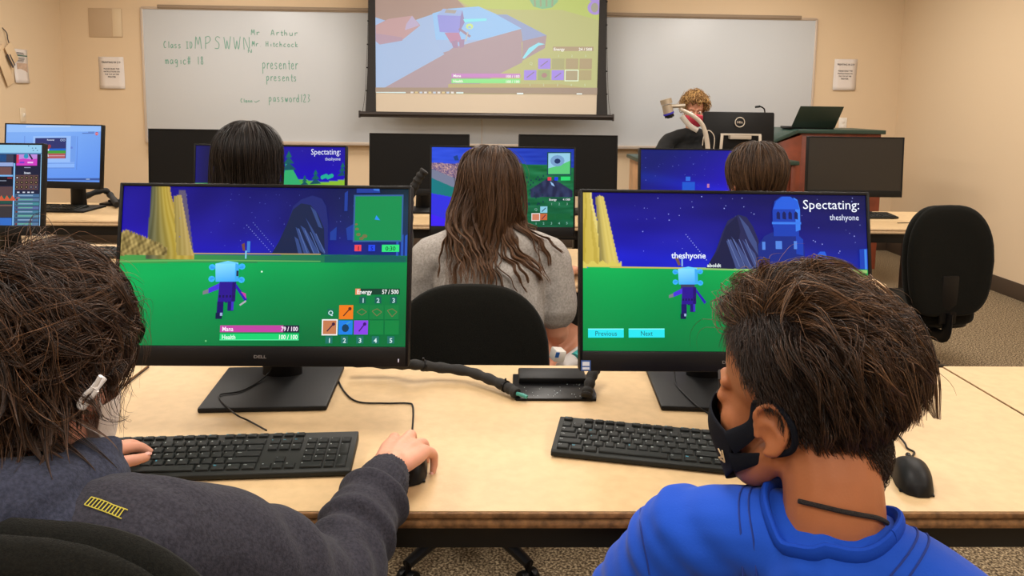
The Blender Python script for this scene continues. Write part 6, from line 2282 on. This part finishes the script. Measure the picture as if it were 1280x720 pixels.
    def flow_top(p, u, tt):
        away = u - part_
        away = away / np.maximum(np.linalg.norm(away, axis=1), .2)[:, None]
        sw = np.cross(np.broadcast_to(part_, u.shape), u)
        fr = np.clip(u[:, 1] + .1, 0, 1)[:, None]
        return away * 1.0 + sw * (-.25) + np.array([.1, -.45, 0]) * (1 - fr) + np.array([.35, -.3, 0]) * fr
    keep_top = lambda U: K(U) & (U[:, 2] > .42) & (U[:, 0] > -.60)
    hair_part(t, M, 14000, keep_top, flow_top, 16, lambda U: .085 + .03 * np.clip(U[:, 2], 0, 1), [(34, 22, 16), (108, 78, 54)], .00048, 9, lift=.028, wave=.34, wave_sc=34, grav=.08, normal_mix=.5, clump=.5, nclump=230, inertia=.6, ell=EL, hug=.4)
    hair_part(t, M, 700, keep_top, flow_top, 16, lambda U: .10 + 0 * U[:, 2], [(60, 42, 30), (140, 104, 74)], .00030, 19, lift=.030, wave=.45, wave_sc=50, grav=.1, normal_mix=.6, clump=.2, nclump=160, inertia=.66, name='stray_hair', ell=EL, hug=.3)
    keep_back = lambda U: K(U) & (U[:, 1] < -.10) & (U[:, 2] > -.45) & (U[:, 2] < .75) & (U[:, 0] > -.80)
    hair_part(t, M, 9000, keep_back, flow_side, 11, lambda U: .022 + .05 * np.clip(U[:, 2] + .35, 0, 1), [(26, 17, 13), (84, 58, 40)], .00046, 23, liftf=lambda U: .12 + .88 * np.clip(U[:, 2] + .45, 0, 1), lift=.034, wave=.30, wave_sc=38, grav=.2, normal_mix=.55, clump=.4, nclump=240, name='back_hair', ell=EL, hug=.35, hug_z=-.8)
    # locks on the top and the hairs of the nape
    hair_part(t, M, 4200, keep_top, flow_top, 18, lambda U: .105 + .02 * U[:, 2], [(44, 29, 20), (128, 94, 66)], .00046, 77, lift=.034, wave=.42, wave_sc=30, grav=.1, normal_mix=.5, clump=.72, nclump=64, inertia=.62, name='hair_locks', ell=EL, hug=.35)
    EN = ((0, -.036, -.055), (.058, .062, .066))
    nk = lambda U: (U[:, 1] < -.25) & (U[:, 2] > -.62) & (U[:, 2] < .6)
    scalp_cap(M, EN[0], EN[1], lambda x, y, z: y < -.25 and -.52 < z < .6, (30, 20, 15), t, grow=.001)
    hair_part(t, M, 4500, nk, flow_side, 5, lambda U: .010 + .010 * np.clip(U[:, 2] + .4, 0, 1), [(24, 15, 11), (60, 40, 28)], .00040, 81, lift=.005, wave=.1, wave_sc=60, grav=.1, normal_mix=.4, clump=.1, nclump=500, name='nape_hair', ell=EN, hug=.5, hug_z=-.9)
    lower_body(t, (0.42, 0.58, 0.53), (-.25, 1), col=(40, 42, 50))
    return t


person_hoodie()
person_blue()


def seated(label, x, H, yaw, pitch, scale, shoulders, arms, skin, shirt, sleeve_to, cols_hair, loc, hip, neck, extra=None, vox=.0045, sleeve_r=.055, collar=True, legs=True, jeans=(40, 44, 58), body_extra=None):
    t = thing('person', label, 'person', loc)
    M = head_matrix(H, yaw, pitch, 0, scale)
    hip = Vector(hip); neck = Vector(neck)
    bl = Blob()
    head_blob(bl, M, ear_r=.0055)
    bl.chain([on_head(M, 0, -.025, -.03), neck + Vector((0, 0, .02)), neck - Vector((0, 0, .06))], [.05, .050, .056])
    mid = neck.lerp(hip, .5)
    bl.chain([neck - Vector((0, 0, .09)), mid, hip], [.07, .10, .10], flat=(1.2, .8))
    handinfo = []
    for (s, e, w), side in zip(arms, (1, -1)):
        s, e, w = Vector(s), Vector(e), Vector(w)
        bl.chain([neck - Vector((0, 0, .05)), s, s.lerp(e, .5), e, e.lerp(w, .5), w], [.045, .044, .040, .036, .032, .022])
        fw = Vector((w.x - e.x, w.y - e.y, 0)).normalized()
        hand(bl, w, fw * .1 + Vector((0, 0, -.015)), (0, 0, 1), .92 * scale / .95, side=side * (1 if fw.y > 0 else 1), thumb=(.6, .25))
    if body_extra:
        body_extra(bl)
    me0 = bl.mesh(vox, 4)
    me = me0.copy()
    link_mesh('body', me0, skin, t, smooth='all', world=True)
    sb = Blob()
    sb.chain([neck + Vector((0, -.01, -.05)), neck.lerp(hip, .3), neck.lerp(hip, .65), hip], [.085, .140, .142, .145], flat=(1.18, .78))
    for s, e, w in arms:
        s, e = Vector(s), Vector(e)
        sb.chain([neck + Vector((0, -.005, -.04)), neck.lerp(s, .5) + Vector((0, 0, -.005)), s], [.070, .058, sleeve_r])
        sb.chain([s, s.lerp(e, sleeve_to * .55), s.lerp(e, sleeve_to)], [sleeve_r, sleeve_r * 1.06, sleeve_r * 1.12], n=20)
    sm = sb.mesh(.006, 5, clothdisp(int(abs(x) * 100) + 5, .005, 22))
    smW = sm.copy()
    link_mesh('shirt', sm, shirt, t, smooth='all', world=True)
    if legs:
        lower_body(t, hip - Vector((0, 0, .02)), (0, 1) if yaw < 90 else (0, -1), col=jeans)
    if extra:
        extra(t, M, me, smW)
    return t, M


def long_hair(t, M, n, keep, length, cols, rad, seed, back, wave=.2, wave_sc=22, lift=.014, clump=.3, nclump=160, nseg=34, part_x=0.0, name='hair', ell=SK_C, zfree=-.2, curl_from=.45, back_bias=.25, spread=0.0):
    """long hair: over the skull, then hanging down over the back"""
    tb = bmesh.new(); tb.from_mesh(back); tree = BVHTree.FromBMesh(tb); tb.free()
    zt = max(v.co.z for v in back.vertices) + .03
    mw = to_np(M); mi = np.linalg.inv(mw)
    def coll(pl):
        w = pl @ mw[:3, :3].T + mw[:3, 3]
        for i in np.nonzero(w[:, 2] < zt)[0]:
            p = Vector(w[i])
            loc, no, k, dist = tree.find_nearest(p, .12)
            if loc is not None:
                dd = (p - loc).dot(no)
                o_ = .004 + .012 * ((i * 7919) % 97) / 97
                if dd < o_:
                    w[i] = loc + no * o_
        return w @ mi[:3, :3].T + mi[:3, 3]
    def flow(p, u, tt):
        side = np.sign(u[:, 0] - part_x)
        s = np.stack([side * 1.0 * np.clip(u[:, 2], 0, 1) * np.clip(u[:, 1] + .35, .05, 1) + u[:, 0] * spread, -.55 * np.clip(u[:, 2], 0, 1) - .12, -1.0 + 0 * side], 1)
        low = np.clip(-p[:, 2] / .08, 0, 1)
        s[:, 1] -= back_bias * low
        if tt > curl_from:
            a = nz3(p * np.array([1, 1, .25]), seed + 5, 55, 4)
            s = s + wave * 1.6 * np.stack([np.sin(p[:, 2] * 115 + a * 2.5), .6 * np.cos(p[:, 2] * 115 + a * 2.5), 0 * a], 1)
        return s
    return hair_part(t, M, n, keep, flow, nseg, length, cols, rad, seed, lift=lift, wave=wave * .3, wave_sc=wave_sc, grav=.9, clump=clump, nclump=nclump, normal_mix=.25, inertia=.5, colliders=(coll,), hug=.3, hug_z=-.1, name=name)


M_grey = mat('shirt_grey_heather', (158, 153, 148), .95, spec=.1, bump=(500, .5), bumpdist=.001, var=(170, .18))
hair_all = lambda U: ~((U[:, 1] > .45) & (U[:, 2] < .45)) & (U[:, 2] > -.75)
cap_all = lambda x, y, z: not (y > .45 and z < .45) and z > -.8


def girl_extra(t, M, me, sm):
    scalp_cap(M, SK_C, SK_R, cap_all, (44, 30, 22), t, grow=.006)
    cols = [(40, 27, 20), (92, 66, 46), (112, 78, 52)]
    back = sm
    long_hair(t, M, 14000, hair_all, lambda U: .45 + .09 * U[:, 2] - .03 * np.abs(U[:, 0]), cols, .0010, 41, back, wave=.60, lift=.022, clump=.32, nclump=240, nseg=44, spread=.24)
    long_hair(t, M, 350, hair_all, lambda U: .46 + 0 * U[:, 2], cols, .0006, 43, back, wave=.6, lift=.03, clump=.1, nclump=60, nseg=44, name='stray_hair')
    sh = Blob(); p = onY(714, 452, 2.22)
    sh.chain([p + Vector((.06, .05, .02)), p, p + Vector((-.035, -.03, -.012))], [.034, .030, .024], flat=(1, .8))
    link_mesh('shoe', sh.mesh(.004, 3), mat('shoe_pale', (196, 190, 186), .7), t, smooth='all', world=True, label='pale shoe with a teal side')
    B().tube([p + Vector((.01, -.012, .022)), p + Vector((.045, .02, .034))], .016, n=12, flat=(1, .5)).done('shoe_side', mat('shoe_teal', (60, 164, 160), .7), t, world=True)


arms = (((-.190, 2.27, .880), (-.25, 2.33, .66), (-.20, 2.56, .785)), ((.180, 2.27, .880), (.205, 2.285, .640), (.262, 2.53, .785)))
def girl_legs(bl):
    for s in (1,):
        bl.chain([(.06, 2.2, .55), (.16, 2.35, .575), (.27, 2.46, .555), (.24, 2.30, .52), (.16, 2.20, .52)], [.085, .075, .062, .052, .04])
    bl.chain([(-.10, 2.2, .53), (-.14, 2.4, .53), (-.15, 2.58, .50), (-.15, 2.60, .30), (-.15, 2.58, .09)], [.085, .075, .058, .048, .035])
seated('person with long wavy brown hair wearing a grey T-shirt', -0.03, Vector((-.006, 2.30, 1.100)), 0, 8, .95, None, arms, SKIN_C, M_grey, .66, None, (-.02, 2.25, 0), (-.01, 2.20, .56), (-.006, 2.255, .965),
       extra=girl_extra, sleeve_r=.062, legs=False, body_extra=girl_legs)
bx = onY(697, 443, 2.16)
t = thing('small_box', 'small white cube with a blue print beside the elbow of the grey shirt', 'box', bx, R(25))
B().box((0, 0, 0), (.036, .036, .036), bev=.005, rot=(.15, .2, 0)).done('shell', M_white, t)
B().box((-.012, -.0195, .006), (.012, .0015, .016), rot=(.15, .2, 0)).done('print', mat('print_blue', (28, 96, 176), .5), t)


def black_extra(t, M, me, sm):
    scalp_cap(M, SK_C, SK_R, cap_all, (22, 17, 15), t, grow=.008)
    back = sm
    long_hair(t, M, 6500, hair_all, lambda U: .34 + .06 * U[:, 2], [(18, 14, 12), (48, 38, 33)], .0008, 51, back, wave=.02, lift=.020, clump=.15, nclump=120, nseg=30, spread=.3)


arms = (((-.92, 2.26, .93), (-.98, 2.32, .70), (-.90, 2.56, .785)), ((-.56, 2.26, .93), (-.50, 2.32, .70), (-.58, 2.56, .785)))
seated('person with straight black hair before the night forest screen', -0.74, Vector((-.740, 2.33, 1.162)), 0, 4, .97, None, arms, SKIN_C, mat('shirt_dark', (50, 48, 56), .9), .6, None, (-.74, 2.27, 0), (-.74, 2.22, .56), (-.74, 2.28, 1.03), extra=black_extra)


def bob_extra(t, M, me, sm):
    k = lambda x, y, z: not (y > .45 and z < .45) and not (abs(x) > .8 and z < -.25) and z > -.8
    scalp_cap(M, SK_C, SK_R, k, (40, 28, 20), t, grow=.005)
    back = sm
    long_hair(t, M, 6500, lambda U: hair_all(U) & ~((U[:, 0] < -.8) & (U[:, 2] < -.1)), lambda U: .15 + .07 * U[:, 2], [(46, 32, 24), (108, 80, 56)], .0008, 61, back, wave=.03, lift=.015, clump=.3, nclump=150, nseg=20)


arms = (((.64, 2.26, .90), (.58, 2.32, .67), (.66, 2.56, .785)), ((.98, 2.26, .90), (1.04, 2.32, .67), (.96, 2.56, .785)))
seated('person with a brown bob before the starry blue screen', 0.82, Vector((.818, 2.33, 1.126)), 0, 8, .94, None, arms, SKIN_C, mat('shirt_navy', (40, 46, 70), .9), .6, None, (.82, 2.27, 0), (.82, 2.22, .56), (.818, 2.28, 1.0), extra=bob_extra)


def presenter_extra(t, M, me, sm):
    eyes(M, t)
    msk, ends = mask_mesh(M, me, (-66, 66), lambda a: -.010 - .030 * (abs(a) / 66), lambda a: -.124 + .045 * (abs(a) / 66) ** 1.6, .004, 'mask', mat('mask_red', (190, 52, 72), .8, bump=(60, .6), bumpdist=.004), t,
                          tent=lambda A, Z: .090 + .030 * np.cos(np.radians(A * 1.1)) ** 2 * np.exp(-((Z + .045) / .06) ** 2))
    for sd, side in ((1, 'neg'), (-1, 'pos')):
        a, b_ = ends[side]
        B().tube(spline([a, on_head(M, sd * .080, -.006, .010), on_head(M, sd * .084, -.026, -.01), on_head(M, sd * .078, -.01, -.045), b_], 6), .002, n=6).done('ear_loop', mat('loop_white', (225, 222, 222), .7), t, world=True)
    b = B()
    for s in (-1, 1):
        b.tube(spline([on_head(M, s * .014, .098, .018), on_head(M, s * .030, .096, .024), on_head(M, s * .048, .076, .018)], 5), .0022, n=6)
    b.done('eyebrows', mat('brow_blond', (120, 84, 50), .8), t, world=True)
    kp = lambda U: ~((U[:, 1] > .48) & (U[:, 2] < .48)) & ~((U[:, 2] < -.2) & (U[:, 1] > -.2)) & (U[:, 2] > -.7)
    scalp_cap(M, SK_C, SK_R, lambda x, y, z: not (y > .48 and z < .48) and not (z < -.2 and y > -.2) and z > -.7, (84, 58, 34), t, grow=.006)
    # curls: small helices
    U = fib(900); rg = np.random.RandomState(2); U = U[kp(U)]; n = len(U)
    c, r = np.array(SK_C), np.array(SK_R)
    P = c + U * r; N = U / r; N /= np.linalg.norm(N, axis=1)[:, None]
    ax = N * .8 + rg.normal(size=N.shape) * .5 + np.array([0, 0, .1]); ax /= np.linalg.norm(ax, axis=1)[:, None]
    X = np.cross(ax, rg.normal(size=N.shape)); X /= np.linalg.norm(X, axis=1)[:, None]; Y = np.cross(ax, X)
    ph = rg.rand(n) * 6.28; L = .034 + .034 * rg.rand(n); turns = 1.6 + rg.rand(n)
    K = 16; path = []
    for k in range(K):
        tt = k / (K - 1)
        ang = ph + tt * turns * 6.28
        rad_ = .017 * min(1, tt * 3)
        path.append(P + ax * (L * tt * (1.3 - .3 * tt))[:, None] + (X * np.cos(ang)[:, None] + Y * np.sin(ang)[:, None]) * rad_)
    it = iter(path[1:])
    o = strands('hair', path[0], N, lambda p, d, t_, s: (d, next(it)), K - 1, .004, [(130, 92, 52), (228, 184, 120)], None, rad=.0042, seed=4)
    o.data.transform(M); o.parent = t; o.data.transform(Matrix.Translation(t.location).inverted())


arms = (((1.78, 6.10, 1.06), (1.86, 6.02, .86), (1.78, 5.84, .985)), ((1.41, 6.10, 1.06), (1.31, 6.02, .88), (1.40, 5.84, .985)))
seated('person with curly blond hair, red mask and black T-shirt at the console', 1.6, Vector((1.60, 6.04, 1.312)), 172, 12, .98, None, arms, SKIN_C, mat('shirt_black', (20, 20, 21), .9, sheen=.1), .55, None, (1.6, 6.1, 0), (1.60, 6.20, .74), (1.60, 6.10, 1.145), extra=presenter_extra, sleeve_r=.060)
chair('tall black chair under the presenter', 1.60, 6.22, 180, 1.02, back_h=.36, back_w=.40, seat_z=.62, tilt=-4)
